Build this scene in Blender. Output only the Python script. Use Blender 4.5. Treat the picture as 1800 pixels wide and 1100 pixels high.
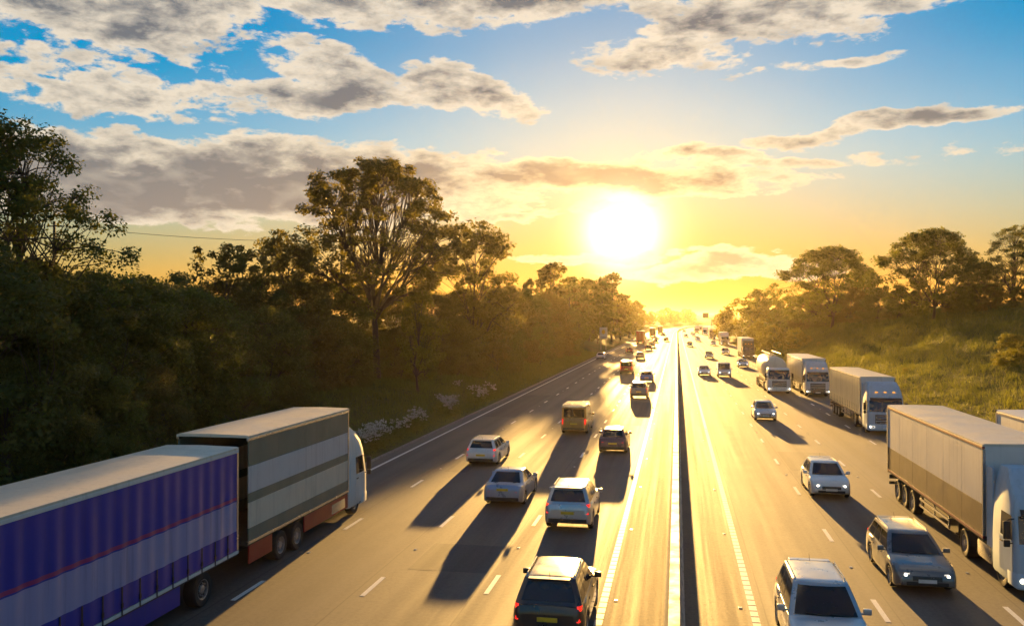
import bpy, bmesh, math, random
import numpy as np
from mathutils import Vector, Matrix

scene = bpy.context.scene
C = scene.collection
R = math.radians
PI = math.pi
for o in list(bpy.data.objects):
    bpy.data.objects.remove(o)

# ---------------------------------------------------------------- camera
CAM_H = 8.4
YAW = R(10.6)
FPX = 1550.0                       # focal length in pixels of an 1800 px wide frame
cam_d = bpy.data.cameras.new('camera')
cam = bpy.data.objects.new('camera', cam_d)
C.objects.link(cam)
cam.location = (0, 0, CAM_H)
cam.rotation_euler = (R(90.37), 0, YAW)
cam_d.sensor_width = 36.0
cam_d.lens = 36.0 * FPX / 1800.0
cam_d.clip_start = 0.1
cam_d.clip_end = 20000
scene.camera = cam

# ---------------------------------------------------------------- exposure and sampling
scene.view_settings.view_transform = 'Standard'
scene.view_settings.look = 'None'
scene.view_settings.exposure = 1.8
scene.view_settings.gamma = 1.0
scene.view_settings.use_curve_mapping = False
scene.render.engine = 'CYCLES'
cy = scene.cycles
cy.use_denoising = True
cy.denoiser = 'OPENIMAGEDENOISE'
cy.denoising_input_passes = 'RGB_ALBEDO_NORMAL'
cy.max_bounces = 6
cy.diffuse_bounces = 3
cy.glossy_bounces = 2
cy.transmission_bounces = 3
cy.transparent_max_bounces = 4
cy.volume_bounces = 0
cy.caustics_reflective = False
cy.caustics_refractive = False
cy.sample_clamp_indirect = 4.0

# ---------------------------------------------------------------- sun
SUN_AZ = R(-3.45)                  # measured from the road's direction (+Y), clockwise
SUN_EL = R(5.5)
SUN_DIR = Vector((math.sin(SUN_AZ) * math.cos(SUN_EL), math.cos(SUN_AZ) * math.cos(SUN_EL), math.sin(SUN_EL)))
sun_d = bpy.data.lights.new('sun', 'SUN')
sun_d.energy = 5.0
sun_d.angle = R(0.53)
sun_d.color = (1.0, 0.56, 0.15)
sun = bpy.data.objects.new('sun', sun_d)
C.objects.link(sun)
sun.rotation_euler = (-SUN_DIR).to_track_quat('-Z', 'Y').to_euler()
sun.location = (0, 0, 80)


# ---------------------------------------------------------------- small node language
class NT:
    def __init__(s, tree):
        s.t = tree

    def n(s, kind, **kw):
        nd = s.t.nodes.new(kind)
        for k, v in kw.items():
            setattr(nd, k, v)
        return nd

    def put(s, sock, v):
        if isinstance(v, bpy.types.NodeSocket):
            s.t.links.new(v, sock)
        elif v is not None:
            if sock.type == 'RGBA' and len(v) == 3:
                v = (*v, 1)
            sock.default_value = v

    def m(s, op, a, b=None, c=None, clamp=False):
        nd = s.n('ShaderNodeMath', operation=op, use_clamp=clamp)
        for i, v in enumerate((a, b, c)):
            if v is not None:
                s.put(nd.inputs[i], v)
        return nd.outputs[0]

    def vm(s, op, a, b=None):
        nd = s.n('ShaderNodeVectorMath', operation=op)
        s.put(nd.inputs[0], a)
        if b is not None:
            s.put(nd.inputs['Scale' if op == 'SCALE' else 1], b)
        return nd.outputs['Value' if op in ('DOT_PRODUCT', 'LENGTH') else 'Vector']

    def mix(s, f, a, b, mode='MIX', clamp=False):
        nd = s.n('ShaderNodeMix', data_type='RGBA', blend_type=mode, clamp_result=clamp)
        s.put(nd.inputs[0], f)
        s.put(nd.inputs[6], a)
        s.put(nd.inputs[7], b)
        return nd.outputs[2]

    def noise(s, vec, scale, detail=4, rough=0.55, dist=0.0, dims='3D'):
        nd = s.n('ShaderNodeTexNoise', noise_dimensions=dims)
        if vec is not None:
            s.put(nd.inputs['Vector'], vec)
        nd.inputs['Scale'].default_value = scale
        nd.inputs['Detail'].default_value = detail
        nd.inputs['Roughness'].default_value = rough
        nd.inputs['Distortion'].default_value = dist
        return nd.outputs[0]

    def ss(s, v, lo, hi, a=0.0, b=1.0):
        nd = s.n('ShaderNodeMapRange', interpolation_type='SMOOTHSTEP')
        s.put(nd.inputs[0], v)
        for i, x in enumerate((lo, hi, a, b)):
            s.put(nd.inputs[1 + i], x)
        return nd.outputs[0]

    def sep(s, v):
        nd = s.n('ShaderNodeSeparateXYZ')
        s.put(nd.inputs[0], v)
        return nd.outputs

    def comb(s, x, y, z):
        nd = s.n('ShaderNodeCombineXYZ')
        for i, v in enumerate((x, y, z)):
            s.put(nd.inputs[i], v)
        return nd.outputs[0]

    def ramp(s, f, stops):
        nd = s.n('ShaderNodeValToRGB')
        s.put(nd.inputs[0], f)
        el = nd.color_ramp.elements
        while len(el) < len(stops):
            el.new(0.5)
        for e, (p, c) in zip(el, stops):
            e.position = p
            e.color = (*c, 1) if len(c) == 3 else c
        return nd.outputs[0]


# ---------------------------------------------------------------- world: evening sky with broken cloud
world = bpy.data.worlds.new('World')
scene.world = world
world.use_nodes = True
world.node_tree.nodes.clear()
W = NT(world.node_tree)
sky = W.n('ShaderNodeTexSky', sky_type='NISHITA', sun_disc=False)
sky.sun_elevation = SUN_EL
sky.sun_rotation = SUN_AZ
sky.altitude = 100
sky.air_density = 1.0
sky.dust_density = 0.35
sky.ozone_density = 2.5
direc = W.n('ShaderNodeTexCoord').outputs['Generated']
dx, dy, dz = W.sep(direc)
az = W.m('MULTIPLY', W.m('ARCTAN2', dx, dy), 180 / PI)
el = W.m('MULTIPLY', W.m('ARCSINE', dz), 180 / PI)
cosang = W.vm('DOT_PRODUCT', direc, tuple(SUN_DIR))
ang = W.m('MULTIPLY', W.m('ARCCOSINE', W.m('MINIMUM', cosang, 1.0)), 180 / PI)     # degrees from the sun


def gauss(v, wdt):
    q = W.m('DIVIDE', v, wdt)
    return W.m('EXPONENT', W.m('MULTIPLY', W.m('MULTIPLY', q, q), -1.0))


def expo(v, wdt):
    return W.m('EXPONENT', W.m('DIVIDE', v, -wdt))


hsv = W.n('ShaderNodeHueSaturation')
W.put(hsv.inputs['Saturation'], W.ss(el, 5.0, 17.0, 1.1, 1.85))
hsv.inputs['Value'].default_value = 1.0
W.put(hsv.inputs['Color'], sky.outputs[0])
lum = W.vm('DOT_PRODUCT', sky.outputs[0], (.3, .6, .1))
roll = W.m('DIVIDE', 1.0, W.m('ADD', 1.0, W.m('POWER', W.m('DIVIDE', lum, 6.5), 1.5)))     # rolls off the brightest air round the sun
warm = W.mix(W.ss(el, 1.0, 11.5), (1.0, .60, .22), (1.0, 1.0, 1.0))                        # evening dust low in the sky
clear = W.vm('SCALE', W.vm('MULTIPLY', hsv.outputs[0], warm), roll)
# circumsolar light: the blinding disc region, its halo and the wide warm glow of the hazy air
disc = gauss(ang, 2.1)
halo = expo(ang, 2.4)
wide = W.m('MULTIPLY', expo(ang, 8.5), W.m('EXPONENT', W.m('DIVIDE', W.m('MAXIMUM', el, 0.0), -6.0)))
glow = W.vm('ADD', W.vm('ADD', W.vm('SCALE', (1.0, 0.93, 0.78), W.m('MULTIPLY', disc, 11.0)),
                        W.vm('SCALE', (1.0, 0.64, 0.16), W.m('MULTIPLY', halo, 5.5))),
            W.vm('SCALE', (1.0, 0.62, 0.16), W.m('MULTIPLY', wide, 2.0)))
clear = W.vm('ADD', clear, glow)

# clouds: a fractal on a level cloud deck, gathered into banks that lie in these parts of the sky
BANKS = [  # azimuth, elevation, half width, half height, strength, tilt (degrees)
    (-37, 19.0, 14, 4.3, 1.15, 7), (-38, 13.8, 9, 2.0, .9, -6), (-25, 13.9, 11, 1.3, .95, 3), (-22.5, 15.6, 5, 1.5, 1.0, -8),
    (-14.3, 14.6, 5.5, 1.5, .9, -16), (-11, 20.2, 18, 2.6, 1.1, 3), (7, 18.6, 9, 2.4, .95, 4), (-1.6, 16.2, 8, 1.2, .85, 0),
    (8.6, 15.2, 5, .5, .75, 4), (13, 11.3, 8, .75, 1.2, 2), (-27, 8.4, 21, 3.0, 2.2, 0), (-4.5, 9.1, 14, 1.25, 1.9, -3),
    (-8.5, 6.8, 6.5, .55, .9, 3), (2.8, 2.9, 7.5, .8, 1.1, 0), (-1, 10.4, 3, .4, .7, 0), (9, 9.4, 9, .45, .5, -3), (20, 9.6, 6, .4, .45, 0), (3.5, 10.1, 3.0, .3, .8, 0), (-3.6, 4.0, 8, .35, .5, 0)]
P = W.vm('MULTIPLY', direc, (1.0, 1.0, 2.5))
wob = W.noise(P, 5, 2, .5)
wob2 = W.noise(W.vm('ADD', P, (7, 3, 5)), 9, 3, .5)
azw = W.m('ADD', az, W.m('MULTIPLY', W.m('SUBTRACT', wob, .5), 7.0))
elw = W.m('ADD', el, W.m('MULTIPLY', W.m('SUBTRACT', wob2, .5), 2.8))
cover = None
for (a0, e0, ra, re, st, tilt) in BANKS:
    ca, sa = math.cos(R(tilt)), math.sin(R(tilt))
    u = W.m('SUBTRACT', azw, a0)
    v = W.m('SUBTRACT', elw, e0)
    uu = W.m('DIVIDE', W.m('ADD', W.m('MULTIPLY', u, ca), W.m('MULTIPLY', v, sa)), ra)
    vv = W.m('DIVIDE', W.m('SUBTRACT', W.m('MULTIPLY', v, ca), W.m('MULTIPLY', u, sa)), re)
    d2 = W.m('ADD', W.m('MULTIPLY', uu, uu), W.m('MULTIPLY', vv, vv))
    k = W.m('MULTIPLY', W.m('SUBTRACT', .95, d2), st)
    cover = k if cover is None else W.m('SMOOTH_MAX', cover, k, .25)
patchy = W.ss(W.noise(P, 2.2, 3, .5), .42, .64)
overhead = W.m('SUBTRACT', W.m('MULTIPLY', W.m('MULTIPLY', patchy, W.ss(el, 20, 26)), 2.0), 1.4)      # broken cloud continues overhead
behind = W.m('SUBTRACT', W.m('MULTIPLY', W.m('MULTIPLY', patchy, W.ss(W.m('ABSOLUTE', az), 42, 60)), 2.0), 1.4)
cover = W.m('MAXIMUM', cover, W.m('MAXIMUM', overhead, behind))
cover = W.m('MAXIMUM', cover, -1.25)


def field(vec):
    a = W.noise(vec, 9.0, 9, .60, .25)
    b = W.noise(vec, 38.0, 7, .62, .2)
    return W.m('ADD', W.m('MULTIPLY', a, .66), W.m('MULTIPLY', b, .34))


f0 = field(P)
step = W.vm('MULTIPLY', W.vm('SCALE', W.vm('NORMALIZE', W.vm('SUBTRACT', tuple(SUN_DIR), direc)), .020), (1.0, 1.0, 2.5))
g0 = W.noise(P, 12.0, 4, .5, .25)
g1 = W.noise(W.vm('ADD', P, step), 12.0, 4, .5, .25)
body = W.m('ADD', W.m('SUBTRACT', f0, .5), W.m('MULTIPLY', cover, .165))
alpha = W.m('MULTIPLY', W.ss(body, 0.0, .075), W.ss(el, -.5, .5))
thick = W.ss(body, .03, .28)
relief = W.m('MULTIPLY', W.m('SUBTRACT', g0, g1), 1.7)
shade = W.m('SUBTRACT', thick, relief, clamp=True)
near = W.m('MULTIPLY', expo(ang, 12.0), W.ss(el, 15, 8))
nearer = expo(ang, 4.0)
lit = W.vm('ADD', (4.0, 3.5, 2.75), W.vm('ADD', W.vm('SCALE', (1.6, .5, -1.0), near), W.vm('SCALE', (9, 5.6, 1.6), nearer)))
dark = W.vm('ADD', (.85, .87, .92), W.vm('ADD', W.vm('SCALE', (2.0, 1.0, .12), near), W.vm('SCALE', (3.0, 1.5, .25), nearer)))
low = W.ss(el, 4, 12, 1.0, 0.0)
dark = W.vm('ADD', dark, W.vm('SCALE', (.55, .36, .22), low))
cloud_col = W.mix(shade, lit, dark)
col = W.mix(W.m('MULTIPLY', alpha, .96), clear, cloud_col)
col = W.vm('ADD', col, W.vm('SCALE', (1.0, .90, .70), W.m('MULTIPLY', disc, W.m('MULTIPLY', alpha, 5.0))))      # thin cloud lets the sun's glare through
bg = W.n('ShaderNodeBackground')
bg.inputs['Strength'].default_value = 0.061
W.put(bg.inputs['Color'], col)
W.put(W.n('ShaderNodeOutputWorld').inputs['Surface'], bg.outputs[0])
world.cycles.sampling_method = 'MANUAL'
world.cycles.sample_map_resolution = 1024

# ---------------------------------------------------------------- helpers
rng = np.random.default_rng(7)
random.seed(7)


def curve(Y):
    return max(0.0, Y - 500.0) ** 2 / 10400.0


def curve_np(Y):
    return np.maximum(0.0, Y - 500.0) ** 2 / 10400.0


def heading(Y):
    return -math.atan(2 * max(0.0, Y - 500.0) / 10400.0)


def sstep(x, a, b):
    t = np.clip((x - a) / (b - a), 0, 1)
    return t * t * (3 - 2 * t)


class MB:
    """collects shapes and links them as ONE mesh object"""

    def __init__(s):
        s.v, s.f = [], []

    def add(s, vs, fs):
        b = len(s.v)
        s.v += [tuple(p) for p in vs]
        s.f += [tuple(b + i for i in f) for f in fs]
        return s

    def box(s, x0, x1, y0, y1, z0, z1, ch=0.0, M=None):
        if ch <= 0:
            vs = [(x, y, z) for x in (x0, x1) for y in (y0, y1) for z in (z0, z1)]
            fs = [(0, 1, 3, 2), (4, 6, 7, 5), (0, 4, 5, 1), (2, 3, 7, 6), (0, 2, 6, 4), (1, 5, 7, 3)]
        else:                       # chamfered on every edge
            bm = bmesh.new()
            bmesh.ops.create_cube(bm, size=1.0)
            for v in bm.verts:
                v.co = ((x0 + x1) / 2 + v.co.x * (x1 - x0), (y0 + y1) / 2 + v.co.y * (y1 - y0), (z0 + z1) / 2 + v.co.z * (z1 - z0))
            bmesh.ops.bevel(bm, geom=list(bm.edges), offset=ch, segments=2, profile=.6, affect='EDGES')
            bm.verts.index_update()
            vs = [tuple(v.co) for v in bm.verts]
            fs = [tuple(v.index for v in f.verts) for f in bm.faces]
            bm.free()
        if M is not None:
            vs = [tuple(M @ Vector(p)) for p in vs]
        return s.add(vs, fs)

    def loft(s, rings, cap0=True, cap1=True, closed=True):
        n = len(rings[0])
        vs = [p for r in rings for p in r]
        fs = []
        for k in range(len(rings) - 1):
            for i in range(n if closed else n - 1):
                j = (i + 1) % n
                fs.append((k * n + i, k * n + j, (k + 1) * n + j, (k + 1) * n + i))
        if cap0:
            fs.append(tuple(range(n))[::-1])
        if cap1:
            fs.append(tuple((len(rings) - 1) * n + i for i in range(n)))
        return s.add(vs, fs)

    def tube(s, pts, rad, n=6):
        pts = [Vector(p) for p in pts]
        if not isinstance(rad, (list, tuple)):
            rad = [rad] * len(pts)
        rings = []
        for i, p in enumerate(pts):
            d = (pts[min(i + 1, len(pts) - 1)] - pts[max(i - 1, 0)]).normalized()
            a = d.cross(Vector((0, 0, 1)) if abs(d.z) < .9 else Vector((1, 0, 0))).normalized()
            b = d.cross(a)
            rings.append([tuple(p + (a * math.cos(2 * PI * k / n) + b * math.sin(2 * PI * k / n)) * rad[i]) for k in range(n)])
        return s.loft(rings)

    def lathe_x(s, prof, n=20, c=(0, 0, 0)):
        """profile of (x, r) turned about the X axis"""
        rings = [[(c[0] + x, c[1] + r * math.cos(2 * PI * k / n), c[2] + r * math.sin(2 * PI * k / n)) for k in range(n)] for x, r in prof]
        return s.loft(rings, False, False)

    def grid(s, fn, nu, nv):
        vs = [fn(i / nu, j / nv) for i in range(nu + 1) for j in range(nv + 1)]
        fs = [(i * (nv + 1) + j, (i + 1) * (nv + 1) + j, (i + 1) * (nv + 1) + j + 1, i * (nv + 1) + j + 1) for i in range(nu) for j in range(nv)]
        return s.add(vs, fs)

    def mesh(s, name, mat, smooth=None):
        me = bpy.data.meshes.new(name)
        me.from_pydata(s.v, [], s.f)
        bm = bmesh.new()
        bm.from_mesh(me)
        bmesh.ops.recalc_face_normals(bm, faces=bm.faces)
        bm.to_mesh(me)
        bm.free()
        if mat is not None:
            me.materials.append(mat)
        if smooth:
            me.shade_smooth()
            me.set_sharp_from_angle(angle=R(smooth))
        me.update()
        return me

    def build(s, name, mat, parent=None, smooth=None):
        return link(name, s.mesh(name, mat, smooth), parent)


def link(name, me, parent=None):
    o = bpy.data.objects.new(name, me)
    C.objects.link(o)
    if parent is not None:
        o.parent = parent
    return o


def fast_mesh(name, V, F, mat, n=4):
    """numpy arrays to a mesh: V (k,3), F (m,n)"""
    me = bpy.data.meshes.new(name)
    V = np.asarray(V, dtype=np.float32)
    F = np.asarray(F, dtype=np.int32)
    me.vertices.add(len(V))
    me.vertices.foreach_set('co', V.ravel())
    me.loops.add(F.size)
    me.loops.foreach_set('vertex_index', F.ravel())
    me.polygons.add(len(F))
    me.polygons.foreach_set('loop_start', np.arange(0, F.size, n, dtype=np.int32))
    me.polygons.foreach_set('loop_total', np.full(len(F), n, dtype=np.int32))
    me.update(calc_edges=True)
    if mat is not None:
        me.materials.append(mat)
    return me


def tag(o, label=None, cat=None, group=None, kind=None):
    if label: o['label'] = label
    if cat: o['category'] = cat
    if group: o['group'] = group
    if kind: o['kind'] = kind
    return o


def thing(name, label, cat, loc=(0, 0, 0), rz=0.0, group=None):
    o = bpy.data.objects.new(name, None)
    C.objects.link(o)
    o.location = loc
    o.rotation_euler = (0, 0, rz)
    o.empty_display_size = .3
    return tag(o, label, cat, group)


# ---------------------------------------------------------------- materials
def new_mat(name):
    m = bpy.data.materials.new(name)
    m.use_nodes = True
    m.node_tree.nodes.clear()
    t = NT(m.node_tree)
    out = t.n('ShaderNodeOutputMaterial')
    return m, t, out


def principled(t, out, **kw):
    p = t.n('ShaderNodeBsdfPrincipled')
    for k, v in kw.items():
        t.put(p.inputs[k.replace('_', ' ')], v)
    t.put(out.inputs['Surface'], p.outputs[0])
    return p


def bump(t, p, h, strength=.3, dist=.02):
    b = t.n('ShaderNodeBump')
    b.inputs['Strength'].default_value = strength
    b.inputs['Distance'].default_value = dist
    t.put(b.inputs['Height'], h)
    t.put(p.inputs['Normal'], b.outputs[0])


def simple(name, col, rough=.5, metal=0.0, coat=0.0, dirt=.25, spec=.5, scale=3.0):
    m, t, out = new_mat(name)
    ob = t.n('ShaderNodeTexCoord').outputs['Object']
    nz = t.noise(ob, scale, 5, .6)
    dk = tuple(c * (1 - dirt) + .10 * dirt * b for c, b in zip(col, (.8, .7, .55)))
    c = t.mix(t.ss(nz, .42, .68), col, dk)
    principled(t, out, Base_Color=c, Roughness=t.ss(nz, .3, .8, rough * .9, min(1, rough * 1.35)), Metallic=metal, Coat_Weight=coat, Coat_Roughness=.06, Specular_IOR_Level=spec)
    return m


def asphalt(name, base, warm, spec=.92, lane=True):
    m, t, out = new_mat(name)
    ob = t.n('ShaderNodeTexCoord').outputs['Object']
    x, y, z = t.sep(ob)
    grit = t.noise(ob, 55, 3, .7)
    mott = t.noise(ob, .35, 5, .6)
    lanes = t.noise(t.comb(t.m('MULTIPLY', x, 1.1), t.m('MULTIPLY', y, .012), 0.0), 1.0, 4, .6)
    fine = t.noise(t.comb(t.m('MULTIPLY', x, 9.0), t.m('MULTIPLY', y, .10), 0.0), 1.0, 3, .6)
    c = t.mix(t.ss(mott, .35, .7), base, warm)
    c = t.mix(t.m('MULTIPLY', t.ss(lanes, .45, .65), .45), c, tuple(b * .62 for b in base))
    coarse = t.noise(ob, 7.0, 6, .75)
    c = t.mix(t.ss(coarse, .44, .62, 0.0, .55), c, tuple(b * 1.7 for b in base))
    c = t.mix(t.ss(coarse, .50, .36, 0.0, .55), c, tuple(b * .5 for b in base))
    c = t.mix(t.ss(grit, .62, .75, 0.0, .5), c, tuple(min(1, b * 2.6) for b in base))
    c = t.mix(t.ss(grit, .38, .28, 0.0, .5), c, tuple(b * .4 for b in base))
    if lane:      # oil drip down each lane's middle, polished wheel tracks, tarred joints beside the lane lines
        u = t.m('FRACT', t.m('DIVIDE', t.m('SUBTRACT', t.m('ABSOLUTE', x), 2.10), 3.65))
        q = t.m('DIVIDE', t.m('SUBTRACT', u, .5), .11)
        drip = t.m('EXPONENT', t.m('MULTIPLY', t.m('MULTIPLY', q, q), -1.0))
        c = t.mix(t.m('MULTIPLY', drip, t.ss(t.noise(ob, .5, 4, .6), .35, .65, .1, .5)), c, tuple(b * .45 for b in base))
        q = t.m('DIVIDE', t.m('SUBTRACT', t.m('ABSOLUTE', t.m('SUBTRACT', u, .5)), .235), .07)
        track = t.m('EXPONENT', t.m('MULTIPLY', t.m('MULTIPLY', q, q), -1.0))
        c = t.mix(t.m('MULTIPLY', track, .25), c, tuple(b * 1.45 for b in base))
        j = t.m('ABSOLUTE', t.m('SUBTRACT', t.m('ADD', u, t.m('MULTIPLY', t.m('SUBTRACT', t.noise(ob, .8, 3, .5), .5), .008)), .10))
        c = t.mix(t.ss(j, .008, .004, 0, .75), c, (.012, .012, .012))
        lanes = t.m('SUBTRACT', lanes, t.m('MULTIPLY', track, .08))
    rough = t.m('ADD', t.ss(lanes, .35, .65, .70, .80), t.m('ADD', t.m('MULTIPLY', t.m('SUBTRACT', fine, .5), .12), t.m('MULTIPLY', t.m('SUBTRACT', coarse, .5), .16)))
    p = principled(t, out, Base_Color=c, Roughness=rough, Specular_IOR_Level=spec)
    bump(t, p, t.m('ADD', t.m('MULTIPLY', grit, 1.0), t.m('MULTIPLY', t.noise(ob, 18, 2, .6), .6)), .45, .010)
    return m


M = {}
M['asphalt'] = asphalt('asphalt', (.068, .058, .050), (.092, .074, .057))
M['asphalt_median'] = asphalt('asphalt_median', (.105, .072, .046), (.150, .105, .066), .5, False)
M['asphalt_patch'] = asphalt('asphalt_patch', (.036, .035, .034), (.045, .042, .040), .8, False)
M['concrete'] = simple('concrete', (.42, .38, .31), .55, dirt=.55, scale=1.3)
M['kerb'] = simple('kerb_concrete', (.27, .25, .22), .85, dirt=.4, scale=4)


def road_paint():
    m, t, out = new_mat('road_paint')
    ob = t.n('ShaderNodeTexCoord').outputs['Object']
    wear = t.noise(ob, 14, 6, .7)
    c = t.mix(t.ss(wear, .52, .72), (.78, .76, .70), (.30, .27, .23))
    p = principled(t, out, Base_Color=c, Roughness=.6)
    bump(t, p, wear, .3, .004)
    return m


M['paint'] = road_paint()
M['stud'] = simple('stud_plastic', (.75, .74, .70), .3, dirt=.3, scale=20)


def ground_mat():
    m, t, out = new_mat('grassy_ground')
    ob = t.n('ShaderNodeTexCoord').outputs['Object']
    big = t.noise(ob, .06, 5, .6)
    mid = t.noise(ob, .6, 6, .65)
    fin = t.noise(ob, 5, 5, .7)
    c = t.mix(t.ss(big, .4, .62), (.058, .088, .020), (.095, .098, .028))
    c = t.mix(t.ss(mid, .5, .72, 0, .8), c, (.115, .100, .040))
    c = t.mix(t.ss(fin, .5, .38, 0, .7), c, (.020, .026, .010))
    p = principled(t, out, Base_Color=c, Roughness=.95, Specular_IOR_Level=.15)
    bump(t, p, t.m('ADD', mid, t.m('MULTIPLY', fin, .4)), .9, .25)
    return m


M['ground'] = ground_mat()


def leaf_mat(name, dk, lt, tr, amount=.42):
    m, t, out = new_mat(name)
    at = t.n('ShaderNodeAttribute', attribute_name='shade').outputs['Fac']
    oi = t.n('ShaderNodeObjectInfo').outputs['Random']
    ob = t.n('ShaderNodeTexCoord').outputs['Object']
    patch = t.noise(ob, .55, 3, .5)
    f = t.m('ADD', t.m('MULTIPLY', at, .6), t.m('MULTIPLY', t.ss(patch, .35, .65), .4))
    c = t.mix(f, dk, lt)
    hs = t.n('ShaderNodeHueSaturation')
    t.put(hs.inputs['Hue'], t.m('ADD', .485, t.m('MULTIPLY', oi, .03)))
    t.put(hs.inputs['Value'], t.m('ADD', .85, t.m('MULTIPLY', oi, .3)))
    t.put(hs.inputs['Color'], c)
    d = t.n('ShaderNodeBsdfPrincipled')
    t.put(d.inputs['Base Color'], hs.outputs[0])
    d.inputs['Roughness'].default_value = .55
    d.inputs['Specular IOR Level'].default_value = .25
    tl = t.n('ShaderNodeBsdfTranslucent')
    t.put(tl.inputs['Color'], t.mix(f, tuple(v * .7 for v in tr), tr))
    mx = t.n('ShaderNodeMixShader')
    mx.inputs[0].default_value = amount
    t.put(mx.inputs[1], d.outputs[0])
    t.put(mx.inputs[2], tl.outputs[0])
    t.put(out.inputs['Surface'], mx.outputs[0])
    return m


M['leaf'] = leaf_mat('leaf_green', (.062, .088, .020), (.105, .130, .028), (.30, .30, .03))
M['leaf_dark'] = leaf_mat('leaf_dark_green', (.054, .074, .019), (.095, .112, .026), (.25, .24, .026))
M['leaf_brown'] = leaf_mat('leaf_bronze', (.072, .068, .020), (.12, .108, .030), (.30, .25, .03))
M['leaf_bright'] = leaf_mat('leaf_yellow_green', (.06, .078, .014), (.12, .13, .022), (.34, .31, .03), .5)
M['grass'] = leaf_mat('grass_blade', (.066, .098, .022), (.115, .135, .034), (.26, .27, .03), .45)
M['bark'] = simple('bark', (.085, .062, .042), .9, dirt=.5, scale=6)
M['petal'] = leaf_mat('white_petal', (.55, .55, .50), (.8, .8, .74), (.6, .55, .4), .35)


# ---------------------------------------------------------------- terrain
def ground_h(xl, Y):
    """height of the banks; xl is measured from the road's centre line"""
    xl = np.asarray(xl, dtype=float)
    Y = np.asarray(Y, dtype=float)
    sl = np.maximum(0, -xl - 17.68)
    left = .10 + .03 * np.minimum(sl, 2.0) + 2.2 * sstep(sl, 1.2, 11) + 1.2 * sstep(sl, 10, 40)
    sr = np.maximum(0, xl - 17.68)
    fr = 1 - .72 * sstep(Y, 300, 560)
    right = .10 + fr * (np.clip((sr - 1.6) * .47, 0, 10.4) - .8 * np.exp(-((sr - 23.5) / 4.0) ** 2) + .03 * np.maximum(0, sr - 26))
    right = np.maximum(right, .10)
    z = np.where(xl < 0, left, right)
    und = .35 * np.sin(xl * .21 + Y * .043) * np.sin(Y * .07 - xl * .05) + .18 * np.sin(Y * .31 + xl * .5) * np.sin(xl * .63 - Y * .11)
    z = z + und * sstep(np.abs(xl), 19.5, 27)
    far = sstep(Y, 1250, 2600) * 15 + sstep(Y, 2600, 5200) * 6
    far = far * (1 + .25 * np.sin(xl * .0041 + 1.3) + .15 * np.sin(xl * .011))
    return z + far


def gz(X, Y):
    return float(ground_h(X - curve(Y), Y))


ys = np.concatenate([np.arange(-130, 220, 2.0), np.arange(220, 640, 7.0), np.arange(640, 2600, 40.0), np.arange(2600, 6600, 200.0)])
xr = np.concatenate([[17.60, 17.68], np.arange(18.2, 46, .8), np.arange(46, 110, 4.0), np.arange(110, 500, 30.0), np.arange(500, 3001, 250.0)])
xs = np.concatenate([-xr[::-1], xr])
XX, YY = np.meshgrid(xs, ys)
ZZ = ground_h(XX, YY)
ZZ[np.abs(XX) < 17.64] = -.30
VV = np.stack([XX + curve_np(YY) * (1 - sstep(np.abs(XX), 200, 1500)), YY, ZZ], -1).reshape(-1, 3)
nx, ny = len(xs), len(ys)
ii, jj = np.meshgrid(np.arange(ny - 1), np.arange(nx - 1), indexing='ij')
a = (ii * nx + jj).ravel()
me = fast_mesh('ground', VV, np.stack([a, a + 1, a + nx + 1, a + nx], 1), M['ground'])
me.shade_smooth()
tag(link('ground', me), kind='structure')

# ---------------------------------------------------------------- road
RY = np.concatenate([np.arange(-120, 500, 20.0), np.arange(500, 1420, 10.0)])


def ribbon(x0, x1, z, name, mat, parent=None, y0=-120, y1=1410, kind=None):
    m = MB()
    yy = [y for y in RY if y0 <= y <= y1]
    if not yy or yy[0] > y0: yy = [y0] + yy
    if yy[-1] < y1: yy = yy + [y1]
    vs, fs = [], []
    for y in yy:
        h = heading(y)
        for x in (x0, x1):
            vs.append((curve(y) + x * math.cos(h), y + x * math.sin(h), z))
    for k in range(len(yy) - 1):
        fs.append((2 * k, 2 * k + 1, 2 * k + 3, 2 * k + 2))
    m.add(vs, fs)
    o = m.build(name, mat, parent)
    if kind: o['kind'] = kind
    return o


road_w = ribbon(-17.60, -1.92, 0.0, 'carriageway', M['asphalt'], kind='structure')
road_e = ribbon(1.92, 17.60, 0.0, 'carriageway', M['asphalt'], kind='structure')
ribbon(-1.92, 1.92, 0.0, 'central_reserve', M['asphalt_median'], kind='structure')
for s_ in (-1, 1):
    m = MB()
    rings = []
    for y in RY:
        cx = curve(y)
        prof = [(17.58, -.05), (17.58, .085), (17.60, .105), (17.72, .105), (17.72, -.05)]
        rings.append([(cx + s_ * px_, y, pz_) for px_, pz_ in prof])
    m.loft(rings)
    m.build('kerb', M['kerb'])['kind'] = 'structure'

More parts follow.
